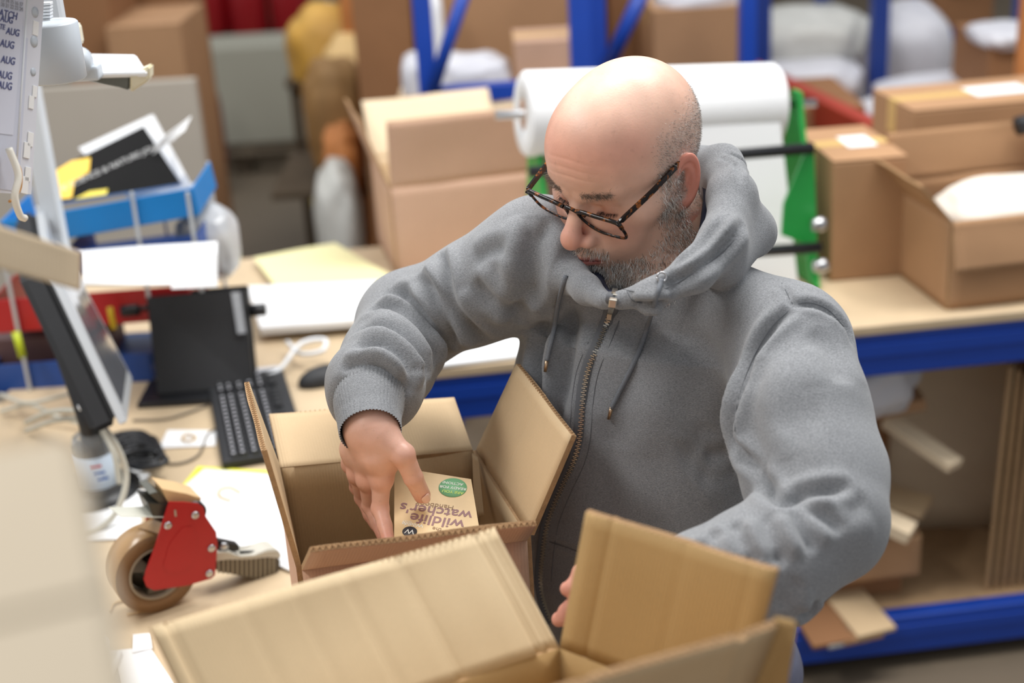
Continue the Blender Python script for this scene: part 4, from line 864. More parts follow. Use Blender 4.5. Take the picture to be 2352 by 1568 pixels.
for k in range(3):
    a = k*2.094+.4; d = math.cos(a)*de+math.sin(a)*dz; e = np.cross(dn_, d)
    prism('hub_spoke', [rc+d*.014+e*.006-dn_*.008, rc+d*.037+e*.014-dn_*.008, rc+d*.037-e*.014-dn_*.008, rc+d*.014-e*.006-dn_*.008], dn_, .034, HUB, t, bev=.001)
# head: metal guide, roller, blade, tape tongue
prism('guide_block', [dp(862, 520, -.004), dp(985, 525, -.004), dp(960, 640, -.004), dp(900, 620, -.004)], dn_, .05, mat('dark_steel', srgb(86, 86, 80), .35, metal=.7), t, bev=.001)
prism('guide_block', [dp(870, 470, -.006), dp(915, 455, -.006), dp(985, 510, -.006), dp(975, 560, -.006)], dn_, .05, mat('dark_steel', srgb(96, 96, 88), .35, metal=.6), t, bev=.001)
prism('tape_path', [dp(945, 452, -.005)+dz*.004, dp(1090, 500, -.005)+dz*.010, dp(1180, 520, -.005)+dz*.008, dp(1150, 545, -.005), dp(985, 530, -.005)], dn_, .048, mat('cream_tape', srgb(218, 186, 140), .3, spec=.7), t, bev=.001)
lathe('roller', [(.004, .002), (.0165, .001), (.0165, -.05), (.004, -.051)][::-1], dp(1140, 575, -.0), dn_, BLACK, t, 32)
q = [dp(632, 545, -.02), dp(880, 541, -.045), dp(962, 605, -.002), dp(705, 603, -.002)]
sheet('tape_tongue', q, mat('tongue_plastic', srgb(196, 196, 184), .3, spec=.6), t, .0008, 0, 4)
q = [dp(960, 610, -.002), dp(885, 600, -.05), dp(800, 660, -.05), dp(930, 700, -.004)]
sheet('tape_web', [q[0], q[1], q[2], q[3]], TAPB, t, .0004, 0, 4)
# handle
hl = [(1262, 855), (1330, 835), (1400, 850), (1480, 845), (1560, 822), (1622, 822), (1638, 850), (1634, 930), (1600, 968), (1500, 965), (1380, 940), (1262, 925)]
prism('handle', [dp(*p, -.012) for p in hl], dn_, .032, GRYH, t, bev=.004)
ht = [(1255, 800), (1300, 812), (1340, 805), (1400, 838), (1480, 832), (1555, 795), (1610, 790), (1640, 815), (1636, 850), (1560, 828), (1480, 852), (1400, 856), (1330, 842), (1258, 866)]
prism('handle_top', [dp(*p, -.010) for p in ht], dn_, .036, HTOP, t, bev=.002)  # lit upper face of the handle, its brightness painted as a lighter colour
for k in range(13):
    x = 1275+k*27; y0 = 848+3*math.sin(k*.5)-(12 if k > 9 else 0); y1 = 928+k*3.0
    if k == 12: x -= 4; y1 = 948
    prism('grip_rib', [dp(x-5, y0, -.0105), dp(x+5, y0, -.0105), dp(x+5, y1, -.0105), dp(x-5, y1, -.0105)], dn_, .003, mat('rib_light', srgb(150, 140, 120), .5) if k == 0 else bpy.data.materials['rib_light'], t)
prism('brake_bar', [dp(1265, 738, -.02), dp(1395, 765, -.02), dp(1398, 800, -.02), dp(1320, 808, -.02), dp(1262, 790, -.02)], dn_, .016, BLACK, t, bev=.001)
tube('brake_rod', [dp(1398, 805, -.025), dp(1500, 803, -.025), dp(1600, 790, -.025)], .0022, BLACK, t, sm=False)
lathe('steel_nut', [(.001, 0), (.007, 0), (.007, .006), (.001, .006)], dp(1300, 768, -.02), dn_, STEEL, t, 6)
# ------------------------------------------------------------------ implicit surfaces for the body and the clothes
f32 = np.float32
def smin(a, b, k): h = np.clip(.5+.5*(b-a)/k, 0, 1); return b*(1-h)+a*h-k*h*(1-h)
def smax(a, b, k): return -smin(-a, -b, k)
def sph(p, c, r): return np.linalg.norm(p-np.asarray(c, f32), axis=1)-r
def ell(p, c, r, M=None):
    q = p-np.asarray(c, f32)
    if M is not None: q = q@np.asarray(M, f32)
    r = np.asarray(r, f32); k0 = np.linalg.norm(q/r, axis=1); k1 = np.linalg.norm(q/(r*r), axis=1)
    return k0*(k0-1)/np.maximum(k1, 1e-6)
def cone(p, a, b, ra, rb):
    a = np.asarray(a, f32); b = np.asarray(b, f32); d = b-a; L2 = max(float(d@d), 1e-9)
    t = np.clip(((p-a)@d)/L2, 0, 1); return np.linalg.norm(p-a-t[:, None]*d, axis=1)-(ra+(rb-ra)*t)
def chain(p, P, R, k=.02):
    o = None
    for i in range(len(P)-1):
        d = cone(p, P[i], P[i+1], R[i], R[i+1]); o = d if o is None else smin(o, d, k)
    return o
def surf(f, lo, hi, h, B=6, proj=2):
    """mesh of f=0 by surface nets, evaluated only near the surface"""
    lo = np.asarray(lo, float); hi = np.asarray(hi, float); nb = np.ceil((hi-lo)/(h*B)).astype(int); n = nb*B+1
    g = np.stack(np.meshgrid(*[np.arange(k) for k in nb], indexing='ij'), -1).reshape(-1, 3)
    c = lo+(g+.5)*h*B; d = f(c.astype(f32)); G = np.ones(n, f32)*1e3
    keep = np.abs(d) < h*B*1.25
    for s in (True,):
        inn = (~keep) & (d < 0); r = np.arange(B+1); o = np.stack(np.meshgrid(r, r, r, indexing='ij'), -1).reshape(-1, 3)
        if inn.any():
            q = (g[inn][:, None]*B+o[None]).reshape(-1, 3); G[q[:, 0], q[:, 1], q[:, 2]] = -1e3
        gk = g[keep]
        for i in range(0, len(gk), 3000):
            q = (gk[i:i+3000][:, None]*B+o[None]).reshape(-1, 3); G[q[:, 0], q[:, 1], q[:, 2]] = f((lo+q*h).astype(f32))
    S = G < 0; c8 = [S[i:n[0]-1+i, j:n[1]-1+j, k:n[2]-1+k] for i in (0, 1) for j in (0, 1) for k in (0, 1)]
    su = sum(x.astype(np.int8) for x in c8); act = (su > 0) & (su < 8); idx = -np.ones(act.shape, np.int64); A = np.argwhere(act); idx[act] = np.arange(len(A))
    acc = np.zeros((len(A), 3)); cnt = np.zeros(len(A))
    for ax in range(3):
        for u in (0, 1):
            for v in (0, 1):
                o0 = [0, 0, 0]; others = [k for k in range(3) if k != ax]; o0[others[0]] = u; o0[others[1]] = v; o1 = list(o0); o1[ax] = 1
                a = G[tuple((A+o0).T)]; b = G[tuple((A+o1).T)]; m = (a < 0) != (b < 0)
                t = np.where(m, a/np.where(m, a-b, 1), 0); t = np.clip(t, 0, 1); q = np.array(o0)[None]+np.zeros((len(A), 3)); q[:, ax] = t
                acc += q*m[:, None]; cnt += m
    P = lo+(A+acc/cnt[:, None])*h
    F = []
    for ax in range(3):
        u, v = [(1, 2), (2, 0), (0, 1)][ax]; sl0 = [slice(1, n[0]-1), slice(1, n[1]-1), slice(1, n[2]-1)]; sl0[ax] = slice(0, n[ax]-1); sl1 = list(sl0); sl1[ax] = slice(1, n[ax])
        a = S[tuple(sl0)]; b = S[tuple(sl1)]; off = [1, 1, 1]; off[ax] = 0
        for m, fl in ((a & ~b, 0), (~a & b, 1)):
            e = np.argwhere(m)+off; ev = np.zeros(3, int)
            def I(du, dv): w_ = e.copy(); w_[:, u] -= du; w_[:, v] -= dv; return idx[tuple(w_.T)]
            q = np.stack([I(1, 1), I(0, 1), I(0, 0), I(1, 0)], 1); F.append(q[:, ::-1] if fl else q)
    F = np.concatenate(F); F = F[(F >= 0).all(1)]
    for _ in range(proj):
        p = P.astype(f32); d = f(p); e = h*.5; N = np.stack([f(p+np.eye(3, dtype=f32)[k]*f32(e))-f(p-np.eye(3, dtype=f32)[k]*f32(e)) for k in range(3)], 1)/(2*e)
        P = P-N*(d/np.maximum((N*N).sum(1), .2))[:, None]*.8
    return P, F
def vnormals(P, F):
    n = np.cross(P[F[:, 2]]-P[F[:, 0]], P[F[:, 3]]-P[F[:, 1]]); N = np.zeros_like(P)
    for k in range(4): np.add.at(N, F[:, k], n)
    return N/np.maximum(np.linalg.norm(N, axis=1), 1e-12)[:, None]
def relax(P, F, it=1, lam=.5):
    E = np.concatenate([F[:, [0, 1]], F[:, [1, 2]], F[:, [2, 3]], F[:, [3, 0]]]); 
    for _ in range(it):
        S = np.zeros_like(P); c = np.zeros(len(P)); np.add.at(S, E[:, 0], P[E[:, 1]]); np.add.at(S, E[:, 1], P[E[:, 0]]); np.add.at(c, E[:, 0], 1); np.add.at(c, E[:, 1], 1)
        P = P+lam*(S/c[:, None]-P)
    return P
def smesh(name, P, F, m, parent, attrs=None):
    me = bpy.data.meshes.new(name); c = (P.min(0)+P.max(0))/2; me.vertices.add(len(P)); me.vertices.foreach_set('co', (P-c).astype(f32).ravel())
    me.loops.add(F.size); me.loops.foreach_set('vertex_index', F.astype(np.int32).ravel()); me.polygons.add(len(F)); me.polygons.foreach_set('loop_start', np.arange(0, F.size, 4, dtype=np.int32))
    me.polygons.foreach_set('use_smooth', np.ones(len(F), bool)); me.update(calc_edges=True); me.validate()
    for mm in (m if isinstance(m, (list, tuple)) else [m]): me.materials.append(mm)
    for k, a in (attrs or {}).items():
        at = me.attributes.new(k, 'FLOAT_COLOR' if a.ndim == 2 else 'FLOAT', 'POINT'); at.data.foreach_set('color' if a.ndim == 2 else 'value', a.astype(f32).ravel())
    o = bpy.data.objects.new(name, me); C.objects.link(o); o.location = c.tolist(); par(o, parent); return o
def seg_dist(P, L):
    """distance of points P to polyline L, with arc parameter and foot point"""
    L = np.asarray(L, float); best = np.full(len(P), 1e9); tt = np.zeros(len(P)); acc = 0; ft = np.zeros_like(P); tot = sum(np.linalg.norm(b-a) for a, b in zip(L, L[1:]))
    for a, b in zip(L, L[1:]):
        d = b-a; l2 = d@d; t = np.clip(((P-a)@d)/max(l2, 1e-12), 0, 1); q = a+t[:, None]*d; r = np.linalg.norm(P-q, axis=1); m = r < best
        best[m] = r[m]; tt[m] = (acc+t[m]*math.sqrt(l2))/max(tot, 1e-9); ft[m] = q[m]; acc += math.sqrt(l2)
    return best, tt, ft
def trace(f, px, py, w0=1.0, w1=2.4):
    """first hit of the sight line through a pixel with the surface f"""
    r = ray(px, py); d = r/np.linalg.norm(r); t = w0
    for _ in range(160):
        v = float(f(np.array([EYE+d*t], f32))[0])
        if v < .0006: return EYE+d*t
        t += max(v*.7, .0008)
        if t > w1*1.2: return None
    return None

person = thing('person', 'bald man with grey beard and glasses in grey hoodie packing a book', 'person', (.2, 1.62, 0))
# ---- landmarks
SHR, SHL = pt(1235, 592, 1.77), pt(1812, 795, 1.63)
ELR, WRR = pt(925, 738, 1.86), pt(856, 985, 1.63)
ELL, WRL = pt(1893, 1195, 1.49), pt(1430, 1375, 1.45)
NECK = pt(1570, 610, 1.74); CHEST = pt(1490, 860, 1.81); BELLY = pt(1505, 1150, 1.88); HIP = pt(1530, 1420, 1.95)
lat = nrm(SHL-SHR); up0 = nrm(NECK-HIP); fwd = nrm(np.cross(lat, up0)); fwd = fwd if np.dot(fwd, EYE-NECK) > 0 else -fwd; fwd[2] = 0; fwd = nrm(fwd); lath = nrm(np.cross(fwd, (0, 0, 1))); lath = lath if np.dot(lath, lat) > 0 else -lath
TF = np.array([lath, fwd, (0, 0, 1)]).T
# ---- head
hu = lambda u, v, w_: u*RT-v*UP+w_*FW
HL = nrm(hu(.75, .30, -.59)); HF = nrm(hu(-.636, .576, -.515)); HU = nrm(np.cross(HF, HL)); HL = np.cross(HU, HF)
HM = np.array([HL, HF, HU]).T                        # columns: left, forward, up
HO = pt(1576, 420, 1.672)-HM@V(.076, -.01, 0)         # between the ears
def H2W(q): return HO+np.asarray(q, float)@HM.T
def head_f(p):
    q = (p-HO.astype(f32))@HM.astype(f32)              # x left, y forward, z up
    qs = q.copy(); qs[:, 0] = np.abs(qs[:, 0])
    d = ell(q, (0, -.004, .048), (.079, .103, .092))
    d = smin(d, ell(q, (0, .040, .060), (.064, .066, .066)), .02)      # forehead
    d = smin(d, ell(q, (0, .030, -.030), (.060, .070, .075)), .03)     # face mass
    d = smin(d, cone(qs, (.050, -.002, -.052), (.014, .074, -.088), .019, .017), .025)   # jaw line
    d = smin(d, ell(q, (0, .082, -.088), (.022, .017, .018)), .018)    # chin
    d = smin(d, cone(qs, (.050, .055, -.006), (.064, .02, -.002), .020, .013), .02)      # cheekbone
    d = smin(d, ell(qs, (.034, .066, -.038), (.024, .022, .026)), .018)    # cheek
    d = smin(d, cone(qs, (.010, .092, .030), (.042, .078, .036), .0085, .008), .012)     # brow ridge
    d = smin(d, ell(q, (0, .084, -.052), (.030, .022, .022)), .014)    # muzzle
    d = smax(d, -ell(qs, (.032, .094, .012), (.019, .0125, .0125)), .012)   # eye sockets
    d = smin(d, sph(qs, (.0315, .0715, .010), .0142), .003)             # lids over eyeballs
    d = smin(d, cone(qs, (.020, .085, .019), (.043, .076, .021), .0045, .004), .006)  # upper lid fold
    d = smin(d, cone(qs, (.018, .083, -.002), (.040, .074, -.004), .0035, .0035), .008)  # bag
    n = cone(q, (0, .092, .022), (0, .117, -.014), .0075, .0105)
    n = smin(n, sph(q, (0, .1195, -.021), .0125), .008); n = smin(n, ell(qs, (.0145, .105, -.027), (.0085, .012, .0085)), .006)
    d = smin(d, n, .008)
    d = smax(d, -ell(qs, (.0065, .113, -.0345), (.0035, .006, .004)), .003)
    up = cone(qs, (0, .1045, -.0535), (.023, .094, -.0575), .0064, .0035); lo_ = cone(qs, (0, .1035, -.0625), (.019, .094, -.0605), .0078, .004)
    d = smin(d, up, .004); d = smin(d, lo_, .004)
    d = smax(d, -cone(qs, (0, .1095, -.0582), (.024, .098, -.0592), .0011, .0009), .0018)
    d = smax(d, -ell(q, (0, .1045, -.073), (.020, .004, .004)), .006)
    # wrinkles over the brow
    for zz in (.058, .068, .078):
        g = np.exp(-((q[:, 2]-zz-.004*np.cos(q[:, 0]*60))/.0016)**2)*np.clip((q[:, 1]-.06)/.02, 0, 1)*np.clip(1-np.abs(q[:, 0])/.05, 0, 1); d = d+.0006*g
    # ears
    e = qs-np.array((.0725, -.001, .010), f32); ce, se = math.cos(.42), math.sin(.42)
    ex = e[:, 0]*ce+e[:, 1]*se; ey = -e[:, 0]*se+e[:, 1]*ce; ez = e[:, 2]; ey2 = ey-ez*(-.18); E_ = np.stack([ex, ey2, ez], 1)
    ea = ell(E_, (.004, -.004, 0), (.0085, .0185, .0325)); tor = np.abs(np.sqrt((E_[:, 1]+.004)**2/.0165**2+(E_[:, 2]/.0305)**2)-1)*.019
    rim = np.sqrt(tor**2+((E_[:, 0]-.010)*1.0)**2)-.0034
    conch = ell(E_, (.012, -.003, -.003), (.010, .0095, .020)); ea = smax(ea, -conch, .004); ea = smin(ea, rim, .003)
    ea = smin(ea, cone(E_, (.006, -.009, .018), (.005, -.006, -.012), .0035, .003), .004)     # antihelix
    ea = smin(ea, ell(E_, (.005, .004, -.030), (.006, .009, .009)), .005); ea = smin(ea, ell(E_, (.007, .0125, -.005), (.004, .004, .007)), .003)
    d = smin(d, ea, .006)
    return d
NB = NECK+V(0, .02, -.02)
def neck_f(p):
    a = H2W((0, -.012, -.02)); d = cone(p, a, NB, .058, .066)
    d = smin(d, cone(p, H2W((0, .02, -.05)), NB+fwd*.05, .036, .04), .03)
    return d
def skin_f(p): return smin(head_f(p), neck_f(p), .018)
hP, hF = surf(skin_f, HO-.16+V(.0, 0, -.02), HO+.17, .00165, proj=2)
# ---- clothes
ARM_R = [SHR, pt(1068, 680, 1.82), pt(975, 722, 1.86), ELR-V(0, .0, 0), pt(893, 835, 1.77), pt(860, 885, 1.71), pt(850, 925, 1.675)]
ARM_RR = [.074, .064, .062, .058, .056, .055, .048]
ARM_L = [SHL, pt(1838, 960, 1.57), pt(1872, 1090, 1.53), ELL, pt(1765, 1292, 1.46), pt(1600, 1345, 1.44), pt(1490, 1368, 1.445)]
ARM_LR = [.068, .076, .074, .066, .062, .052, .046]
TS = [(NECK-V(0, 0, .055), .115, .075), (NECK*.45+CHEST*.55, .178, .108), (CHEST, .180, .122), (BELLY*.5+CHEST*.5, .180, .136), (BELLY, .186, .150), (HIP*.5+BELLY*.5, .190, .152), (HIP, .178, .132), (HIP-V(0, 0, .03), .172, .125)]
TZs = np.array([t_[0][2] for t_ in TS])[::-1]; TC = np.array([t_[0] for t_ in TS])[::-1]; TA = np.array([t_[1] for t_ in TS])[::-1]; TB_ = np.array([t_[2] for t_ in TS])[::-1]
def torso_f(p, grow=0.0, zlo=HIP[2]-.035):
    z = np.clip(p[:, 2], TZs[0], TZs[-1]); cx = np.interp(z, TZs, TC[:, 0]); cy = np.interp(z, TZs, TC[:, 1]); a = np.interp(z, TZs, TA)+grow; b = np.interp(z, TZs, TB_)+grow
    dx = p[:, 0]-cx; dy = p[:, 1]-cy; u = dx*lath[0]+dy*lath[1]; v = dx*fwd[0]+dy*fwd[1]
    u, v = np.abs(u)/a, np.abs(v)/b; k = (u**2.3+v**2.3)**(1/2.3)
    d = (k-1)*np.minimum(a, b)*.95
    return smax(smax(d, p[:, 2]-TZs[-1], .03), zlo-p[:, 2], .01)
HOOD = [(1425, 688, 1.590, .012), (1500, 672, 1.580, .017), (1590, 625, 1.585, .021), (1665, 545, 1.61, .024), (1683, 455, 1.67, .026), (1655, 378, 1.755, .024), (1560, 375, 1.84, .028), (1430, 450, 1.86, .032), (1320, 550, 1.80, .034), (1290, 620, 1.73, .028), (1345, 665, 1.655, .016), (1390, 688, 1.61, .011)]
HP = [pt(*h[:3]) for h in HOOD]; HR = [h[3] for h in HOOD]
def hood_f(p):
    d = chain(p, HP, HR, .015)
    d = smin(d, cone(p, pt(1672, 470, 1.75), pt(1712, 530, 1.72), .034, .034), .03)
    d = smin(d, cone(p, pt(1600, 480, 1.86), pt(1500, 560, 1.88), .06, .07), .03)
    d = smin(d, cone(p, pt(1655, 600, 1.64), pt(1728, 530, 1.69), .03, .022), .03)
    return d
CUFF0 = pt(848, 925, 1.675); CUFFD = nrm(pt(856, 990, 1.63)-pt(870, 860, 1.74))
def hoodie_f(p):
    d = torso_f(p); ra = smax(chain(p, ARM_R, ARM_RR, .02), (p-CUFF0.astype(f32))@CUFFD.astype(f32), .014); d = smin(d, ra, .035); d = smin(d, chain(p, ARM_L[:4], ARM_LR[:4], .02), .028)
    d = smin(d, chain(p, ARM_L[3:], ARM_LR[3:], .02), .006)
    d = smin(d, cone(p, NECK-V(0, 0, .045)+lath*.02, SHL+V(0, 0, .015), .062, .052), .04); d = smin(d, cone(p, NECK-V(0, 0, .045)-lath*.02, SHR+V(0, 0, .012), .062, .055), .04)
    d = smin(d, hood_f(p), .010)
    # opening for the neck
    d = smax(d, -cone(p, NB+V(0, 0, -.005)+fwd*.02, H2W((0, .02, -.04)), .064, .078), .006)
    d = smax(d, -cone(p, pt(1400, 640, 1.62), pt(1404, 672, 1.60), .014, .004), .004)
    return d
gP, gF = surf(hoodie_f, np.minimum.reduce(ARM_R+ARM_L+[HIP])-.18, np.maximum.reduce(ARM_R+ARM_L+[NECK])+V(.16, .18, .19), .0042, proj=1)
# ------------------------------------------------------------------ hands
def P3(L): return [pt(*q[:3]) for q in L], [q[3] for q in L]
HR_CH = [P3(L) for L in (
    [(856, 940, 1.665, .029), (852, 985, 1.648, .030), (868, 1045, 1.645, .019), (877, 1098, 1.658, .0125)],
    [(856, 985, 1.645, .024), (845, 1045, 1.665, .017), (845, 1100, 1.678, .0122)],
    [(850, 985, 1.650, .022), (826, 1040, 1.685, .016), (823, 1086, 1.700, .0118)],
    [(846, 980, 1.655, .020), (812, 1030, 1.700, .0145), (808, 1064, 1.718, .0108)])]
HR_F = [P3(L) for L in (
    [(876, 1098, 1.659, .0118), (873, 1168, 1.665, .0096), (884, 1208, 1.650, .0086), (892, 1240, 1.635, .0074)],
    [(845, 1102, 1.679, .0116), (851, 1160, 1.708, .0096), (868, 1202, 1.700, .0086), (880, 1232, 1.690, .0074)],
    [(823, 1088, 1.701, .011), (833, 1142, 1.735, .0092), (850, 1182, 1.73, .0082), (864, 1208, 1.722, .007)],
    [(808, 1066, 1.719, .0102), (820, 1118, 1.752, .0083), (836, 1150, 1.748, .0073), (848, 1172, 1.742, .0064)],
    [(880, 1005, 1.635, .0185), (926, 1044, 1.628, .0128), (949, 1096, 1.642, .0112), (969, 1136, 1.664, .0102)])]
def hand_f(p, CH=HR_CH, FN=HR_F):
    d = None
    for P_, R_0 in CH: x = chain(p, P_, R_0, .01); d = x if d is None else smin(d, x, .014)
    for i, (P_, R_0) in enumerate(FN):
        x = chain(p, P_, R_0, .003)
        x = smin(x, sph(p, P_[1]+(0 if i == 4 else 0)*UP, R_0[1]*1.06), .004)
        d = smin(d, x, .007 if i < 4 else .012)
    for (P_, R_0) in CH: d = smin(d, sph(p, P_[-1]-FW*.002, R_0[-1]*1.06), .006)
    # web between thumb and index
    if CH is HR_CH:
        d = smin(d, cone(p, pt(885, 1035, 1.645), pt(900, 1060, 1.655), .012, .009), .014)
        for c, r in ((pt(1103/1+(-155), 1080, 1.632), .0009), (pt(944, 1086, 1.632), .0009)): pass
    return d
allp = np.array([q for P_, _ in HR_CH+HR_F for q in P_])
rP, rF = surf(hand_f, allp.min(0)-.035, allp.max(0)+.035, .0013, proj=2)
HL_CH = [P3(L) for L in (
    [(1480, 1370, 1.450, .024), (1420, 1375, 1.435, .020), (1378, 1355, 1.430, .0125)], [(1470, 1380, 1.455, .022), (1410, 1392, 1.440, .018), (1370, 1385, 1.436, .012)],
    [(1470, 1390, 1.46, .02), (1415, 1412, 1.45, .016), (1375, 1415, 1.446, .0115)], [(1475, 1400, 1.46, .02), (1420, 1432, 1.455, .014), (1385, 1442, 1.455, .0105)])]
HL_F = [P3(L) for L in (
    [(1378, 1355, 1.43, .0115), (1340, 1345, 1.425, .0095), (1318, 1348, 1.43, .0085), (1303, 1352, 1.435, .0075)], [(1370, 1385, 1.436, .0115), (1330, 1388, 1.43, .0095), (1312, 1395, 1.44, .0085), (1302, 1400, 1.447, .0075)],
    [(1375, 1415, 1.446, .011), (1325, 1412, 1.44, .0092), (1302, 1415, 1.445, .0085), (1284, 1422, 1.455, .0078)], [(1385, 1442, 1.455, .010), (1345, 1440, 1.45, .0085), (1322, 1445, 1.455, .0075), (1308, 1450, 1.46, .0065)],
    [(1440, 1340, 1.44, .017), (1395, 1318, 1.425, .012), (1360, 1310, 1.425, .010), (1335, 1312, 1.43, .009)])]
allp = np.array([q for P_, _ in HL_CH+HL_F for q in P_])
lP, lF = surf(lambda p: hand_f(p, HL_CH, HL_F), allp.min(0)-.035, allp.max(0)+.035, .0022, proj=1)
# hidden core: chest, arms, legs, so that the figure is whole
FOOT = [V(HIP[0]+lath[0]*s*.13, HIP[1]+lath[1]*s*.13, .09)+fwd*.02 for s in (-1, 1)]
KNEE = [V(*(HIP[:2]+lath[:2]*s*.10), .50)+fwd*.03 for s in (-1, 1)]
HJ = [HIP+lath*s*.09-V(0, 0, .06) for s in (-1, 1)]
def core_f(p):
    d = torso_f(p, -.045, HIP[2]-.1); d = smin(d, chain(p, ARM_R+[pt(858, 955, 1.655)], [.045]*4+[.036, .034, .030, .026], .02), .03); d = smin(d, chain(p, ARM_L+[pt(1450, 1375, 1.45)], [.045]*4+[.04, .035, .028, .024], .02), .03)
    d = smin(d, cone(p, NB, NECK-V(0, 0, .10), .048, .05), .04)
    for i in (0, 1): d = smin(d, chain(p, [HJ[i], KNEE[i], FOOT[i]], [.07, .05, .038], .03), .03)
    return d
cP, cF = surf(core_f, np.minimum.reduce(ARM_R+ARM_L+FOOT)-.12, np.maximum.reduce(ARM_R+ARM_L+[NECK])+.12, .012, B=4, proj=0)

# ---- skin colours in head space
def sm(x, a, b): t = np.clip((x-a)/(b-a), 0, 1); return t*t*(3-2*t)
lin = lambda *c: np.array(srgb(*c)[:3])
def head_cols(P):
    q = (P-HO)@HM; x, y, z = q.T; xs = np.abs(x); col = np.tile(lin(232, 186, 162), (len(P), 1))
    def mix(c, w_): nonlocal col; col = col*(1-w_[:, None])+np.asarray(c)[None]*w_[:, None]
    g = lambda cx, cy, cz, r: np.exp(-(((xs-cx)**2+(y-cy)**2+(z-cz)**2)/r**2))
    mix(lin(240, 202, 180), sm(z, .09, .13)*.7)
    mix(lin(218, 150, 128), .6*np.exp(-((z-.085)/.028)**2)*sm(y, .0, .06))
    mix(lin(206, 128, 108), .6*g(.040, .075, -.02, .022)); mix(lin(204, 124, 108), .75*g(0, .118, -.02, .020))
    mix(lin(205, 118, 100), .75*sm(xs, .074, .084)*(np.abs(z) < .05))
    mix(lin(150, 78, 66), .6*np.exp(-(((y+.001)/.009)**2+((z-.007)/.014)**2))*sm(xs, .070, .074)*(1-sm(xs, .080, .083))); mix(lin(196, 130, 112), .5*g(.032, .085, .010, .014))  # ear hollow darkened in the tint, shade painted into the recess
    lip = np.exp(-((z+.0585)/.0062)**4)*sm(y, .088, .094)*(1-sm(xs, .019, .025)); mix(lin(184, 102, 96), lip*.9)
    mix(lin(90, 45, 40), np.exp(-((z+.0584)/.0011)**2)*sm(y, .092, .096)*(1-sm(xs, .017, .023))*.8)
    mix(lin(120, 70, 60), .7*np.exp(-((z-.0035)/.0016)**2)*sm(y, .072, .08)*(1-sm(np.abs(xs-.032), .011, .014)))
    stub = sm(.098-z+.0*y, 0, .04)*sm(.052-y-.25*np.clip(z-.04, 0, 1), 0, .03)*sm(z, -.06, -.02)*(1-sm(xs, .0795, .083))
    stub *= 1-np.exp(-(((y-.0)/.02)**2+((z+.01)/.02)**2))*.0
    zc_ = np.interp(y, [-.03, .01, .03, .055, .085], [-.045, -.012, -.035, -.050, -.056])
    beard = sm(zc_-z, 0, .016)*sm(y, -.012, .012)
    side = sm(y, .004, .014)*(1-sm(y, .030, .040))*sm(xs, .055, .062)*sm(z, -.08, -.05)*(1-sm(z, .028, .045))
    mous = sm(y, .082, .092)*(1-sm(np.abs(z+.0425+xs*.22), .006, .010))*(1-sm(xs, .028, .034))
    goat = sm(y, .07, .085)*sm(-z, .066, .072)
    lipm = np.exp(-((z+.0585)/.0075)**4)*sm(y, .086, .092)*(1-sm(xs, .020, .027))
    beard = np.clip(np.maximum.reduce([beard, side*.7, mous, goat]), 0, 1)*(1-lipm)*sm(z, -.118, -.105)
    mix(lin(190, 168, 156), np.clip(stub*.6, 0, 1)); mix(lin(196, 170, 156), beard*.35)
    return col, stub, beard
hc, stub, beard = head_cols(hP)
def hand_cols(P, ch, fn):
    col = np.tile(lin(220, 174, 154), (len(P), 1))
    for P_, _ in ch:
        w_ = np.exp(-(np.linalg.norm(P-P_[-1], axis=1)/.014)**2)*.5; col = col*(1-w_[:, None])+lin(198, 116, 96)*w_[:, None]
    for P_, _ in fn:
        for k, r, s in ((1, .011, .5), (2, .010, .4), (3, .012, .6)):
            w_ = np.exp(-(np.linalg.norm(P-P_[k], axis=1)/r)**2)*s; col = col*(1-w_[:, None])+lin(204, 120, 102)*w_[:, None]
    return col
SK = NT('skin'); b = SK.b; at = SK.n('ShaderNodeAttribute', attribute_name='tint'); tc = SK.n('ShaderNodeTexCoord')
n1 = SK.n('ShaderNodeTexNoise', Scale=45.0, Detail=6.0); SK.l(tc.outputs['Object'], n1.inputs['Vector']); mr = SK.n('ShaderNodeMapRange'); SK.l(n1.outputs['Fac'], mr.inputs[0]); mr.inputs[3].default_value = .82; mr.inputs[4].default_value = 1.16
mx = SK.n('ShaderNodeMix', data_type='RGBA', blend_type='MULTIPLY'); mx.inputs['Factor'].default_value = 1; SK.l(at.outputs['Color'], mx.inputs[6]); SK.l(mr.outputs[0], mx.inputs[7])
v1 = SK.n('ShaderNodeTexNoise', Scale=160.0, Detail=1.0); SK.l(tc.outputs['Object'], v1.inputs['Vector']); m2 = SK.n('ShaderNodeMapRange'); SK.l(v1.outputs['Fac'], m2.inputs[0]); m2.inputs[1].default_value = .68; m2.inputs[2].default_value = .74; m2.inputs[3].default_value = 1; m2.inputs[4].default_value = .93
mx2 = SK.n('ShaderNodeMix', data_type='RGBA', blend_type='MULTIPLY'); mx2.inputs['Factor'].default_value = 1; SK.l(mx.outputs[2], mx2.inputs[6]); SK.l(m2.outputs[0], mx2.inputs[7]); SK.l(mx2.outputs[2], b.inputs['Base Color'])
b.inputs['Roughness'].default_value = .40; b.inputs['Specular IOR Level'].default_value = .4; b.inputs['Subsurface Weight'].default_value = .12; b.inputs['Subsurface Radius'].default_value = (.012, .004, .002); b.inputs['Subsurface Scale'].default_value = 1.0
nb = SK.n('ShaderNodeTexNoise', Scale=420.0, Detail=3.0); SK.l(tc.outputs['Object'], nb.inputs['Vector']); bp_ = SK.n('ShaderNodeBump', Strength=.22, Distance=.0008); SK.l(nb.outputs['Fac'], bp_.inputs['Height']); SK.l(bp_.outputs[0], b.inputs['Normal'])
cc_ = np.tile(lin(214, 160, 132), (len(cP), 1))
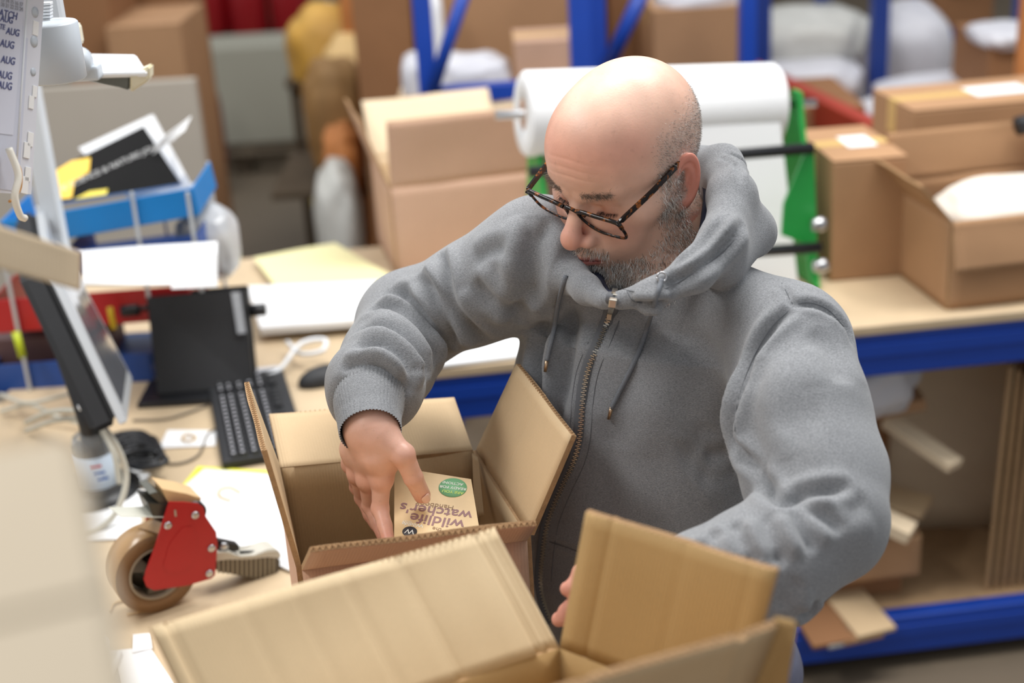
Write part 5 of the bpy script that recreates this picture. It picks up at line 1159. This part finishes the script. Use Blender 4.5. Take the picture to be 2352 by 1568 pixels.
parts = [(hP, hF, hc), (rP, rF, hand_cols(rP, HR_CH, HR_F)), (lP, lF, hand_cols(lP, HL_CH, HL_F)), (cP, cF, cc_)]
off = 0; Fs = []
for P_, F_, _ in parts: Fs.append(F_+off); off += len(P_)
col = np.concatenate([c for _, _, c in parts]); col = np.concatenate([col, np.ones((len(col), 1))], 1)
body = smesh('body', np.concatenate([p_[0] for p_ in parts]), np.concatenate(Fs), SK.m, person, {'tint': col})

# ---- hair: short strands
def strands(name, P, N, W, n, L, r, cols, dirf, parent, seed, jit=.35):
    rs = np.random.RandomState(seed); pr = W/W.sum(); ix = rs.choice(len(P), n, p=pr); p0 = P[ix]+(rs.rand(n, 3)-.5)*.0016; nn = N[ix]; d = dirf(p0, nn)+rs.randn(n, 3)*jit; d /= np.linalg.norm(d, axis=1)[:, None]
    l = L*(.6+.8*rs.rand(n)); a = np.cross(d, nn+.01); a /= np.maximum(np.linalg.norm(a, axis=1), 1e-6)[:, None]; b_ = np.cross(d, a)
    mid = p0+d*(l*.55)[:, None]; tip = p0+(d*.85-nn*.10+V(0, 0, -.12))*l[:, None]
    v = []; 
    for k in range(3):
        t_ = k*2.094; o_ = (math.cos(t_)*a+math.sin(t_)*b_)*r; v.append(p0-nn*.0006+o_)
    for k in range(3):
        t_ = k*2.094; o_ = (math.cos(t_)*a+math.sin(t_)*b_)*r*.8; v.append(mid+o_)
    v.append(tip); v = np.stack(v, 1).reshape(-1, 3); base = np.arange(n)[:, None]*7
    f = np.concatenate([base+np.array(t_) for t_ in ((0, 1, 4), (0, 4, 3), (1, 2, 5), (1, 5, 4), (2, 0, 3), (2, 3, 5), (3, 4, 6), (4, 5, 6), (5, 3, 6))])
    me = bpy.data.meshes.new(name); c = v.mean(0); me.vertices.add(len(v)); me.vertices.foreach_set('co', (v-c).astype(f32).ravel()); me.loops.add(f.size); me.loops.foreach_set('vertex_index', f.astype(np.int32).ravel()); me.polygons.add(len(f)); me.polygons.foreach_set('loop_start', np.arange(0, f.size, 3, dtype=np.int32)); me.update(calc_edges=True)
    cs = np.array(cols); ci = cs[rs.choice(len(cs), n)]*(.8+.4*rs.rand(n, 1)); ci = np.repeat(ci, 7, 0); ci = np.concatenate([ci, np.ones((len(ci), 1))], 1)
    at_ = me.attributes.new('tint', 'FLOAT_COLOR', 'POINT'); at_.data.foreach_set('color', ci.astype(f32).ravel()); me.materials.append(HAIRM)
    o = bpy.data.objects.new(name, me); C.objects.link(o); o.location = c.tolist(); par(o, parent); o['kind'] = 'stuff'; return o
HM_ = NT('grey_hair'); a_ = HM_.n('ShaderNodeAttribute', attribute_name='tint'); HM_.l(a_.outputs['Color'], HM_.b.inputs['Base Color']); HM_.b.inputs['Roughness'].default_value = .5; HAIRM = HM_.m
hN = vnormals(hP, hF)
def dbeard(p, n): return n*.55+HM@V(0, .12, -.75)
strands('beard', hP, hN, beard**1.5+1e-9, 9000, .0082, .00021, [lin(255, 252, 248), lin(250, 246, 240), lin(238, 232, 224), lin(176, 160, 146), lin(110, 96, 84)], dbeard, person, 3)
strands('goatee', hP, hN, np.clip(beard*sm(((hP-HO)@HM)[:, 1], .055, .075)*sm(-((hP-HO)@HM)[:, 2], .066, .076), 0, 1)+1e-9, 2600, .0105, .00022, [lin(255, 255, 254), lin(255, 252, 248), lin(230, 224, 216)], dbeard, person, 13)
strands('cropped_hair', hP, hN, stub**1.2+1e-9, 22000, .0030, .00016, [lin(214, 206, 200), lin(150, 138, 130), lin(235, 228, 222), lin(120, 106, 98)], lambda p, n: n*.5+HM@V(0, -.4, -.5), person, 4)
q = (hP-HO)@HM; brow = np.exp(-((q[:, 2]-.0365)/.004)**2)*sm(q[:, 1], .066, .074)*sm(np.abs(q[:, 0]), .010, .016)*(1-sm(np.abs(q[:, 0]), .044, .050))
strands('eyebrows', hP, hN, brow**2+1e-12, 700, .0075, .00016, [lin(120, 100, 84), lin(90, 74, 62), lin(150, 134, 120)], lambda p, n: n*.45+np.sign(((p-HO)@HM)[:, :1])*HL[None]*.7+HU[None]*.1, person, 5)
lash = np.exp(-((q[:, 2]-.0035)/.0014)**2)*sm(q[:, 1], .078, .083)*(1-sm(np.abs(np.abs(q[:, 0])-.032), .011, .014))
strands('eyelashes', hP, hN, lash**2+1e-12, 200, .007, .00014, [lin(50, 38, 32)], lambda p, n: n*.8+HM@V(0, .3, -.5), person, 6, .15)
# nails
def nail(c, e, n, w_, l_):
    bm = bmesh.new(); bmesh.ops.create_uvsphere(bm, u_segments=20, v_segments=12, radius=1); R = frame(e, n)
    for v in bm.verts:
        x, y, z = v.co; v.co = Vector((c+R@V(np.sign(x)*abs(x)**.7*l_, np.sign(y)*abs(y)**.8*w_, z*.0012-(y*y)*.0022)).tolist())
    return frombm('fingernail', bm, mat('nail', srgb(232, 190, 172), .22, spec=.7), person, smooth=True)
tpd = nrm(pt(971, 1141, 1.668)-pt(949, 1098, 1.642)); vn = nrm(EYE-pt(971, 1141, 1.668)); nn_ = nrm(vn-tpd*np.dot(vn, tpd)+RT*.25)
nail(pt(967, 1133, 1.662)+nn_*.0113, tpd, nn_, .0058, .0068)

# ------------------------------------------------------------------ hoodie: sculpt folds on the surface
from mathutils.bvhtree import BVHTree
gP = relax(gP, gF, 1, .4)
bvh = BVHTree.FromPolygons([tuple(p) for p in gP.tolist()], [tuple(f) for f in gF.tolist()])
def hit(px, py, tree=None):
    r = ray(px, py); r = r/np.linalg.norm(r); h = (tree or bvh).ray_cast(Vector(EYE.tolist()), Vector(r.tolist()))
    return np.array(h[0]) if h[0] is not None else None
def longest(L):
    runs = [[]]
    for q in L:
        if q is None: runs.append([])
        elif runs[-1] and np.linalg.norm(q-runs[-1][-1]) > .022: runs.append([q])
        else: runs[-1].append(q)
    return max(runs, key=len)
def line3(pxs, n=5, tree=None):
    out = [hit(*(p[:2]), tree) for p in spline([V(p[0], p[1], 0) for p in pxs], n)]
    return longest(out)
CR = [ # pixels, depth, width, side ridge
    ([(1008, 578), (1020, 615), (1042, 695), (1080, 752), (1118, 786)], .010, .007, .6),
    ([(956, 640), (991, 662), (1018, 709), (1036, 755), (1047, 797)], .009, .008, .7),
    ([(889, 672), (945, 690), (991, 737), (1012, 786), (1013, 825)], .008, .009, .7),
    ([(854, 712), (910, 714), (966, 755), (994, 807), (996, 845)], .008, .009, .7),
    ([(826, 756), (882, 760), (935, 793), (968, 839), (972, 875)], .008, .010, .7),
    ([(812, 800), (870, 792), (910, 812), (938, 850), (942, 902)], .007, .009, .7),
    ([(782, 848), (830, 832), (880, 852), (912, 878), (930, 912)], .007, .008, .6),
    ([(1096, 640), (1121, 678), (1160, 704), (1192, 727)], .008, .010, .6),
    ([(1090, 600), (1130, 575), (1170, 570)], .005, .010, .4),
    ([(1140, 600), (1152, 650), (1185, 690)], .004, .012, .5),
    ([(1222, 492), (1207, 590), (1199, 660), (1194, 740)], .010, .010, .5),
    ([(1262, 500), (1238, 580), (1225, 700), (1213, 850), (1208, 960)], .012, .010, .5),
    ([(1300, 560), (1276, 640), (1262, 740), (1246, 830), (1240, 960)], .012, .010, .6),
    ([(1350, 620), (1322, 700), (1306, 800), (1290, 900), (1270, 1010)], .009, .010, .6),
    ([(1290, 600), (1240, 760), (1232, 860)], .003, .01, .5),
    ([(1822, 704), (1770, 753), (1724, 833), (1692, 930), (1687, 990), (1701, 1036), (1738, 1084)], .009, .006, .5),
    ([(1724, 563), (1781, 626), (1822, 701)], .004, .004, .3), ([(1822, 701), (1856, 694), (1902, 710), (1938, 750), (1953, 798)], .005, .005, .3),
    ([(1738, 1078), (1764, 1124), (1799, 1150), (1839, 1134), (1913, 1124), (1958, 1116)], .009, .007, .35),
    ([(1822, 1152), (1873, 1177), (1930, 1222)], .006, .008, .4), ([(1812, 1170), (1839, 1206), (1868, 1268)], .006, .009, .4), ([(1900, 1150), (1950, 1165), (1990, 1150)], .004, .012, .4),
    ([(1690, 1200), (1700, 1240), (1735, 1305)], .009, .009, .7), ([(1640, 1225), (1655, 1262), (1690, 1310)], .007, .008, .6), ([(1610, 1245), (1625, 1285), (1650, 1330)], .006, .008, .6), ([(1750, 1185), (1765, 1235), (1800, 1300)], .007, .010, .6),
    ([(1740, 830), (1720, 930), (1730, 1020), (1752, 1090)], .005, .016, .6), ([(1860, 760), (1905, 800), (1940, 880)], .004, .016, .4), ([(1800, 1000), (1850, 960), (1900, 960)], .002, .02, .3),
    ([(1620, 1052), (1680, 1040), (1718, 1036)], .004, .010, .4), ([(1600, 1095), (1680, 1085), (1740, 1100)], .003, .014, .4), ([(1640, 980), (1600, 1040), (1560, 1060)], .003, .02, .4),
    ([(1640, 780), (1590, 900), (1560, 1000)], .003, .025, .5), ([(1490, 760), (1440, 900), (1420, 1030)], .003, .02, .5), ([(1390, 960), (1400, 1100), (1380, 1230)], .003, .02, .5),
    ([(1455, 704), (1500, 704), (1560, 690), (1650, 650), (1720, 585), (1765, 556)], .008, .006, .6),
    ([(1520, 660), (1600, 620), (1690, 540), (1722, 455), (1712, 385), (1668, 345)], .006, .007, .5),
    ([(1545, 615), (1630, 550), (1690, 455), (1688, 395)], .004, .005, .5),
    ([(1655, 360), (1690, 385), (1702, 420)], .004, .003, .5), ([(1670, 350), (1704, 372), (1722, 410)], .004, .003, .4),
    ([(1262, 1244), (1300, 1256), (1332, 1268)], .002, .003, .3),
    ([(1840, 1330), (1800, 1380), (1790, 1400)], .003, .012, .4), ([(1880, 1384), (1860, 1410), (1835, 1420)], .007, .006, .5)]
gN = vnormals(gP, gF); disp = np.zeros(len(gP))
for pxs, A, s, rd in CR:
    L = line3(pxs)
    if len(L) < 3: continue
    L = np.array(L); lo_, hi_ = L.min(0)-s*5, L.max(0)+s*5; A = A*1.35; m = ((gP > lo_) & (gP < hi_)).all(1); d, t_, _ = seg_dist(gP[m], L)
    env = np.minimum(1, np.minimum(t_, 1-t_)/.18)**.6; env = np.maximum(env, 0)
    disp[m] += A*env*(-np.exp(-(d/s)**2)+rd*np.exp(-((d-2.1*s)/(1.15*s))**2))
# broad cloth undulation
ph = (gP-HIP)@TF
disp += .0016*np.sin(ph[:, 0]*38+ph[:, 2]*17+np.sin(ph[:, 1]*30)*1.3)+.0012*np.sin(ph[:, 2]*52-ph[:, 0]*23+2)
gP2 = gP+gN*disp[:, None]; gP2 = relax(gP2, gF, 1, .3)
FL_ = NT('grey_marl_fleece'); b = FL_.b; tc = FL_.n('ShaderNodeTexCoord')
mp = FL_.n('ShaderNodeMapping'); mp.inputs['Scale'].default_value = (1, 1, 3.0); FL_.l(tc.outputs['Object'], mp.inputs['Vector'])
n1 = FL_.n('ShaderNodeTexNoise', Scale=420.0, Detail=5.0, Roughness=.75); FL_.l(mp.outputs[0], n1.inputs['Vector']); n2 = FL_.n('ShaderNodeTexNoise', Scale=900.0, Detail=2.0); FL_.l(tc.outputs['Object'], n2.inputs['Vector'])
rmp = FL_.n('ShaderNodeValToRGB'); FL_.l(n1.outputs['Fac'], rmp.inputs[0]); rmp.color_ramp.elements[0].position = .34; rmp.color_ramp.elements[0].color = srgb(108, 110, 113); rmp.color_ramp.elements[1].position = .68; rmp.color_ramp.elements[1].color = srgb(158, 160, 163)
FL_.l(rmp.outputs[0], b.inputs['Base Color']); b.inputs['Roughness'].default_value = .95; b.inputs['Specular IOR Level'].default_value = .1; b.inputs['Sheen Weight'].default_value = .35; b.inputs['Sheen Roughness'].default_value = .5
bp_ = FL_.n('ShaderNodeBump', Strength=.45, Distance=.0012); ad = FL_.n('ShaderNodeMath', operation='ADD'); FL_.l(n1.outputs['Fac'], ad.inputs[0]); FL_.l(n2.outputs['Fac'], ad.inputs[1]); FL_.l(ad.outputs[0], bp_.inputs['Height']); FL_.l(bp_.outputs[0], b.inputs['Normal'])
FLEECE = FL_.m
hoodie = smesh('hoodie', gP2, gF, FLEECE, person); 
bvh2 = BVHTree.FromPolygons([tuple(p) for p in gP2.tolist()], [tuple(f) for f in gF.tolist()])
# ribbed cuffs and hem
def ribbed(name, P_, R_, n=80, amp=.0011):
    """tube with knitted ribs along its length"""
    Q = spline(P_, 6); rr = np.interp(np.linspace(0, len(R_)-1, len(Q)), range(len(R_)), R_); v = []; f = []; m = n*2; up_ = V(0, 0, 1)
    for i, p in enumerate(Q):
        t_ = nrm(Q[min(i+1, len(Q)-1)]-Q[max(i-1, 0)]); a = nrm(np.cross(t_, up_)); b_ = np.cross(a, t_)
        for k in range(m):
            r = rr[i]+(amp if k % 2 else 0); v.append(p+r*(math.cos(2*PI*k/m)*a+math.sin(2*PI*k/m)*b_))
    for i in range(len(Q)-1):
        for k in range(m): f.append((i*m+k, i*m+(k+1) % m, (i+1)*m+(k+1) % m, (i+1)*m+k))
    return raw(name, v, f, FLEECE, hoodie, smooth=True)
ribbed('ribbed_cuff', [pt(858, 890, 1.70), pt(848, 925, 1.675), pt(848, 962, 1.652), pt(851, 992, 1.635)], [.045, .041, .036, .0345], 56, .0017)
ribbed('ribbed_cuff', [pt(1500, 1368, 1.445), pt(1470, 1372, 1.447), pt(1440, 1376, 1.45)], [.040, .034, .031], 60)
def ring_band(name, z0, z1, grow, n=150):
    v = []; f = []; K = 7; m = n*2
    for i in range(K):
        z = z0+(z1-z0)*i/(K-1); c = V(np.interp(z, TZs, TC[:, 0]), np.interp(z, TZs, TC[:, 1]), z); a = np.interp(z, TZs, TA)+grow+.004*math.sin(PI*i/(K-1)); b_ = np.interp(z, TZs, TB_)+grow+.004*math.sin(PI*i/(K-1))
        for k in range(m):
            th = 2*PI*k/m; cs, sn = math.cos(th), math.sin(th); r = 1/((abs(cs)**2.3+abs(sn)**2.3)**(1/2.3)); v.append(c+lath*(a+(.0012 if k % 2 else 0))*cs*r+fwd*(b_+(.0012 if k % 2 else 0))*sn*r)
    for i in range(K-1):
        for k in range(m): f.append((i*m+k, i*m+(k+1) % m, (i+1)*m+(k+1) % m, (i+1)*m+k))
    return raw(name, v, f, FLEECE, hoodie, smooth=True)
ring_band('ribbed_hem', HIP[2]-.095, HIP[2]-.028, -.006)
# zip
def on2(px, py): return hit(px, py, bvh2)
ZP = [(1412, 668), (1408, 690), (1398, 730), (1375, 790), (1350, 850), (1338, 920), (1332, 1000), (1318, 1060), (1285, 1130), (1258, 1200), (1247, 1270), (1242, 1330), (1250, 1380), (1268, 1430)]
zl = np.array([q for q in (on2(*p[:2]) for p in spline([V(a_, b_, 0) for a_, b_ in ZP], 8)) if q is not None])
for _ in range(3): zl[1:-1] = (zl[:-2]+2*zl[1:-1]+zl[2:])/4
def vd(p): return nrm(EYE-p)
acc = np.concatenate([[0], np.cumsum(np.linalg.norm(np.diff(zl, axis=0), axis=1))]); nT = int(acc[-1]/.0026)
ZT = NT('zip_tape'); ZT.b.inputs['Base Color'].default_value = srgb(100, 102, 106); ZT.b.inputs['Roughness'].default_value = .9
zt = []; zb = bmesh.new(); prev = None
for i, p in enumerate(zl):
    t_ = nrm(zl[min(i+1, len(zl)-1)]-zl[max(i-1, 0)]); s_ = nrm(np.cross(t_, vd(p))); n_ = np.cross(s_, t_); n_ = n_ if np.dot(n_, vd(p)) > 0 else -n_
    cur = [zb.verts.new((p+s_*a_+n_*b_).tolist()) for a_, b_ in ((-.0085, -.001), (-.006, .0016), (.006, .0016), (.0085, -.001))]
    if prev:
        for k in range(3): zb.faces.new((prev[k], prev[k+1], cur[k+1], cur[k]))
    prev = cur
frombm('zip_tape', zb, ZT.m, hoodie, smooth=True)
zb = bmesh.new()
for i in range(nT):
    s = i*.0026; p = np.array([np.interp(s, acc, zl[:, k]) for k in range(3)]); p2 = np.array([np.interp(s+.002, acc, zl[:, k]) for k in range(3)]); t_ = nrm(p2-p); s_ = nrm(np.cross(t_, vd(p))); n_ = np.cross(s_, t_); n_ = n_ if np.dot(n_, vd(p)) > 0 else -n_
    add_box(zb, p+n_*.0026+s_*(.0009 if i % 2 else -.0009), (.0046, .0014, .0018), np.array([s_, t_, n_]).T)
o = frombm('zip_teeth', zb, mat('zip_metal', srgb(196, 190, 178), .32, metal=.9), hoodie); o['kind'] = 'stuff'
ZM = bpy.data.materials['zip_metal']
p = on2(1402, 712); t_ = nrm(on2(1398, 740)-p); s_ = nrm(np.cross(t_, vd(p))); n_ = nrm(np.cross(s_, t_)); n_ = n_ if np.dot(n_, vd(p)) > 0 else -n_
bm = bmesh.new(); add_box(bm, on2(1408, 690)+n_*.005, (.009, .011, .006), np.array([s_, t_, n_]).T, .0012); sl_ = frombm('zip_slider', bm, ZM, hoodie); bm = bmesh.new(); add_box(bm, p+n_*.0075, (.0062, .020, .0014), np.array([s_, t_, n_]).T, .0008); frombm('zip_puller', bm, ZM, hoodie)
# stitched seam lines
def seam(pxs, r=.00055, m=None, nm='seam'):
    L = longest([on2(*p[:2]) for p in spline([V(a_, b_, 0) for a_, b_ in pxs], 6)])
    if len(L) < 3: return
    L = np.array(L)
    for _ in range(2): L[1:-1] = (L[:-2]+2*L[1:-1]+L[2:])/4
    bm = bmesh.new(); add_tube(bm, [q+vd(q)*r*.2 for q in L], r, 6); return frombm(nm, bm, m or ZT.m, hoodie, smooth=True)
for s_px in ([(1822, 704), (1770, 753), (1724, 833), (1692, 930), (1688, 990)], [(1724, 563), (1781, 626), (1822, 701)], [(1822, 701), (1856, 694), (1902, 710), (1938, 750)],
             [(1262, 1244), (1300, 1256), (1332, 1268)], [(a_+24, b_+6) for a_, b_ in ZP[2:-2]], [(a_-24, b_-4) for a_, b_ in ZP[3:9]],
             [(1418, 662), (1500, 672), (1590, 630), (1680, 560), (1738, 470)], [(1440, 668), (1452, 690), (1475, 696)]):
    seam(s_px)
CORD = mat('cord', srgb(116, 120, 126), .9, bump=.5, bscale=900, noise=.15, nscale=300)
def cord(pxs, tip, lift=.004):
    L = [on2(*p[:2]) for p in spline([V(a_, b_, 0) for a_, b_ in pxs], 6)]; L = [q+vd(q)*lift for q in L if q is not None]; L = np.array(L)
    for _ in range(4): L[1:-1] = (L[:-2]+2*L[1:-1]+L[2:])/4
    bm = bmesh.new(); add_tube(bm, L, .0029, 10); o = frombm('drawstring', bm, CORD, hoodie, smooth=True)
    e = L[-1]; d = nrm(on2(*tip)+vd(e)*lift-e); bm = bmesh.new(); add_tube(bm, [e-d*.002, e+d*.014], [.0026, .0020], 12); frombm('metal_tip', bm, mat('cord_tip', srgb(190, 160, 130), .3, metal=.9), o, smooth=True)
cord([(1520, 642), (1512, 668), (1496, 720), (1476, 785), (1448, 850), (1425, 895), (1404, 938)], (1397, 966))
cord([(1300, 632), (1290, 665), (1280, 705), (1272, 760), (1262, 800), (1256, 828)], (1252, 856))
e_ = on2(1520, 636); bm = bmesh.new(); a_ = nrm(np.cross(vd(e_), UP)); b_ = np.cross(vd(e_), a_)
add_tube(bm, [e_+vd(e_)*.003+.0052*(math.cos(k*PI/8)*a_+math.sin(k*PI/8)*b_) for k in range(17)], .0013, 8); frombm('eyelet', bm, STEEL, hoodie, smooth=True)
# navy t-shirt collar
NAVY = mat('navy_cotton', srgb(28, 34, 58), .9, bump=.2, bscale=500)
tube('tshirt_collar', [pt(1404, 684, 1.622), pt(1480, 668, 1.640), pt(1560, 622, 1.650), pt(1618, 560, 1.662), pt(1640, 490, 1.69), pt(1642, 430, 1.735), pt(1615, 392, 1.79), pt(1540, 420, 1.83), pt(1440, 520, 1.83), pt(1370, 620, 1.74), pt(1385, 676, 1.645), pt(1404, 684, 1.622)], [.007, .007, .008, .012, .015, .016, .014, .012, .012, .012, .009, .009], NAVY, person)
# trousers and shoes
def trou_f(p):
    d = torso_f(p, -.012, HIP[2]-.14)
    for i in (0, 1): d = smin(d, chain(p, [HJ[i], KNEE[i], FOOT[i]+V(0, 0, .02)], [.098, .078, .064], .03), .03)
    d = smax(d, p[:, 2]-(HIP[2]-.02), .01)
    d = smax(d, .055-p[:, 2], .008)
    return d+.002*np.sin(p[:, 2]*60+p[:, 0]*25)
tP, tF = surf(trou_f, np.minimum.reduce(FOOT)-.18, np.maximum.reduce(HJ)+.22, .009, B=5, proj=1)
smesh('trousers', tP, tF, mat('grey_blue_twill', srgb(96, 98, 116), .85, noise=.08, nscale=60, bump=.3, bscale=900), person)
for i in (0, 1):
    f0 = FOOT[i]; 
    def sh_f(p):
        a = V(f0[0], f0[1], .05); b_ = a+fwd*.17-V(0, 0, .012); d = smin(cone(p, a, b_, .048, .040), cone(p, a, a+V(0, 0, .05), .045, .042), .03); return smax(d, .004-p[:, 2], .006)
    sP, sF = surf(sh_f, f0-V(.22, .26, .1), f0+V(.22, .22, .1), .008, B=4, proj=1)
    smesh('shoe', sP, sF, BLACKM, person)

# ------------------------------------------------------------------ glasses
gl = thing('eyeglasses', 'dark tortoiseshell framed glasses worn low on the man\'s nose', 'glasses', H2W((0, .1, .02)))
TORT = NT('tortoiseshell'); b = TORT.b; tc = TORT.n('ShaderNodeTexCoord'); nz = TORT.n('ShaderNodeTexNoise', Scale=140.0, Detail=1.5); TORT.l(tc.outputs['Object'], nz.inputs['Vector']); rm = TORT.n('ShaderNodeValToRGB'); TORT.l(nz.outputs['Fac'], rm.inputs[0])
rm.color_ramp.elements[0].position = .56; rm.color_ramp.elements[0].color = srgb(24, 18, 16); rm.color_ramp.elements[1].position = .68; rm.color_ramp.elements[1].color = srgb(150, 84, 30); TORT.l(rm.outputs[0], b.inputs['Base Color']); b.inputs['Roughness'].default_value = .12; TORT = TORT.m
GY, GZ = .113, .0205
def gw(s, t_, dy=0): return H2W((s, GY-1.0*s*s-.42*t_+dy, GZ-.9*t_-.055*s))
OUT = [(.0095, .002), (.022, -.001), (.040, -.001), (.060, -.0005), (.0665, .003), (.0670, .012), (.0660, .027), (.0610, .0365), (.047, .0395), (.030, .0395), (.018, .034), (.011, .022), (.0088, .010)]
lensm = mat('lens_glass', (1, 1, 1, 1), .03, Transmission_Weight=1.0, IOR=1.05, spec=.5)
for sg in (1, -1):
    L = [gw(sg*a_, b_) for a_, b_ in OUT]+[gw(sg*OUT[0][0], OUT[0][1])]; S = spline(L, 5)
    rr = [.0028 if (i/len(S) < .38) else .0019 for i in range(len(S))]
    bm = bmesh.new(); add_tube(bm, S, rr, 8, cap=False); frombm('rim', bm, TORT, gl, smooth=True)
    bm = bmesh.new(); c = sum(L[:-1])/len(L[:-1]); cv = bm.verts.new((c+HF*.0008).tolist()); ring = [bm.verts.new(q.tolist()) for q in S[:-1]]
    for a_, b_ in zip(ring, ring[1:]+ring[:1]): bm.faces.new((cv, a_, b_))
    g_ = bmesh.ops.extrude_face_region(bm, geom=list(bm.faces)); bmesh.ops.translate(bm, vec=Vector((-HF*.0012).tolist()), verts=[x for x in g_['geom'] if isinstance(x, bmesh.types.BMVert)])
    frombm('lens', bm, lensm, gl, smooth=False)
    h0 = gw(sg*.0665, .002); T_ = [h0, H2W((sg*.071, GY-.012, GZ)), H2W((sg*.0765, .055, GZ+.007)), H2W((sg*.081, .012, GZ+.016)), H2W((sg*.0800, -.006, GZ+.016)), H2W((sg*.077, -.022, GZ-.008)), H2W((sg*.073, -.028, GZ-.028))]
    S = spline(T_, 6); bm = bmesh.new(); prev = None
    for i, p in enumerate(S):
        t_ = nrm(S[min(i+1, len(S)-1)]-S[max(i-1, 0)]); n_ = nrm(HL-t_*np.dot(HL, t_)); u_ = np.cross(t_, n_); hh = .0035 if i < 20 else .0028
        cur = [bm.verts.new((p+n_*a_*.0013+u_*b_*hh).tolist()) for a_, b_ in ((-1, -1), (1, -1), (1, 1), (-1, 1))]
        if prev:
            for k in range(4): bm.faces.new((prev[k], prev[(k+1) % 4], cur[(k+1) % 4], cur[k]))
        else: bm.faces.new(cur[::-1])
        prev = cur
    bm.faces.new(prev); frombm('temple_arm', bm, TORT, gl)
    tube('nose_pad', [gw(sg*.010, .010, -.004), gw(sg*.012, .016, -.005)], .0022, TORT, gl, sm=False)
S = spline([gw(-.0092, .004), gw(-.004, .0005), gw(.004, .0005), gw(.0092, .004)], 5); bm = bmesh.new(); add_tube(bm, S, .0024, 8); frombm('bridge', bm, TORT, gl, smooth=True)
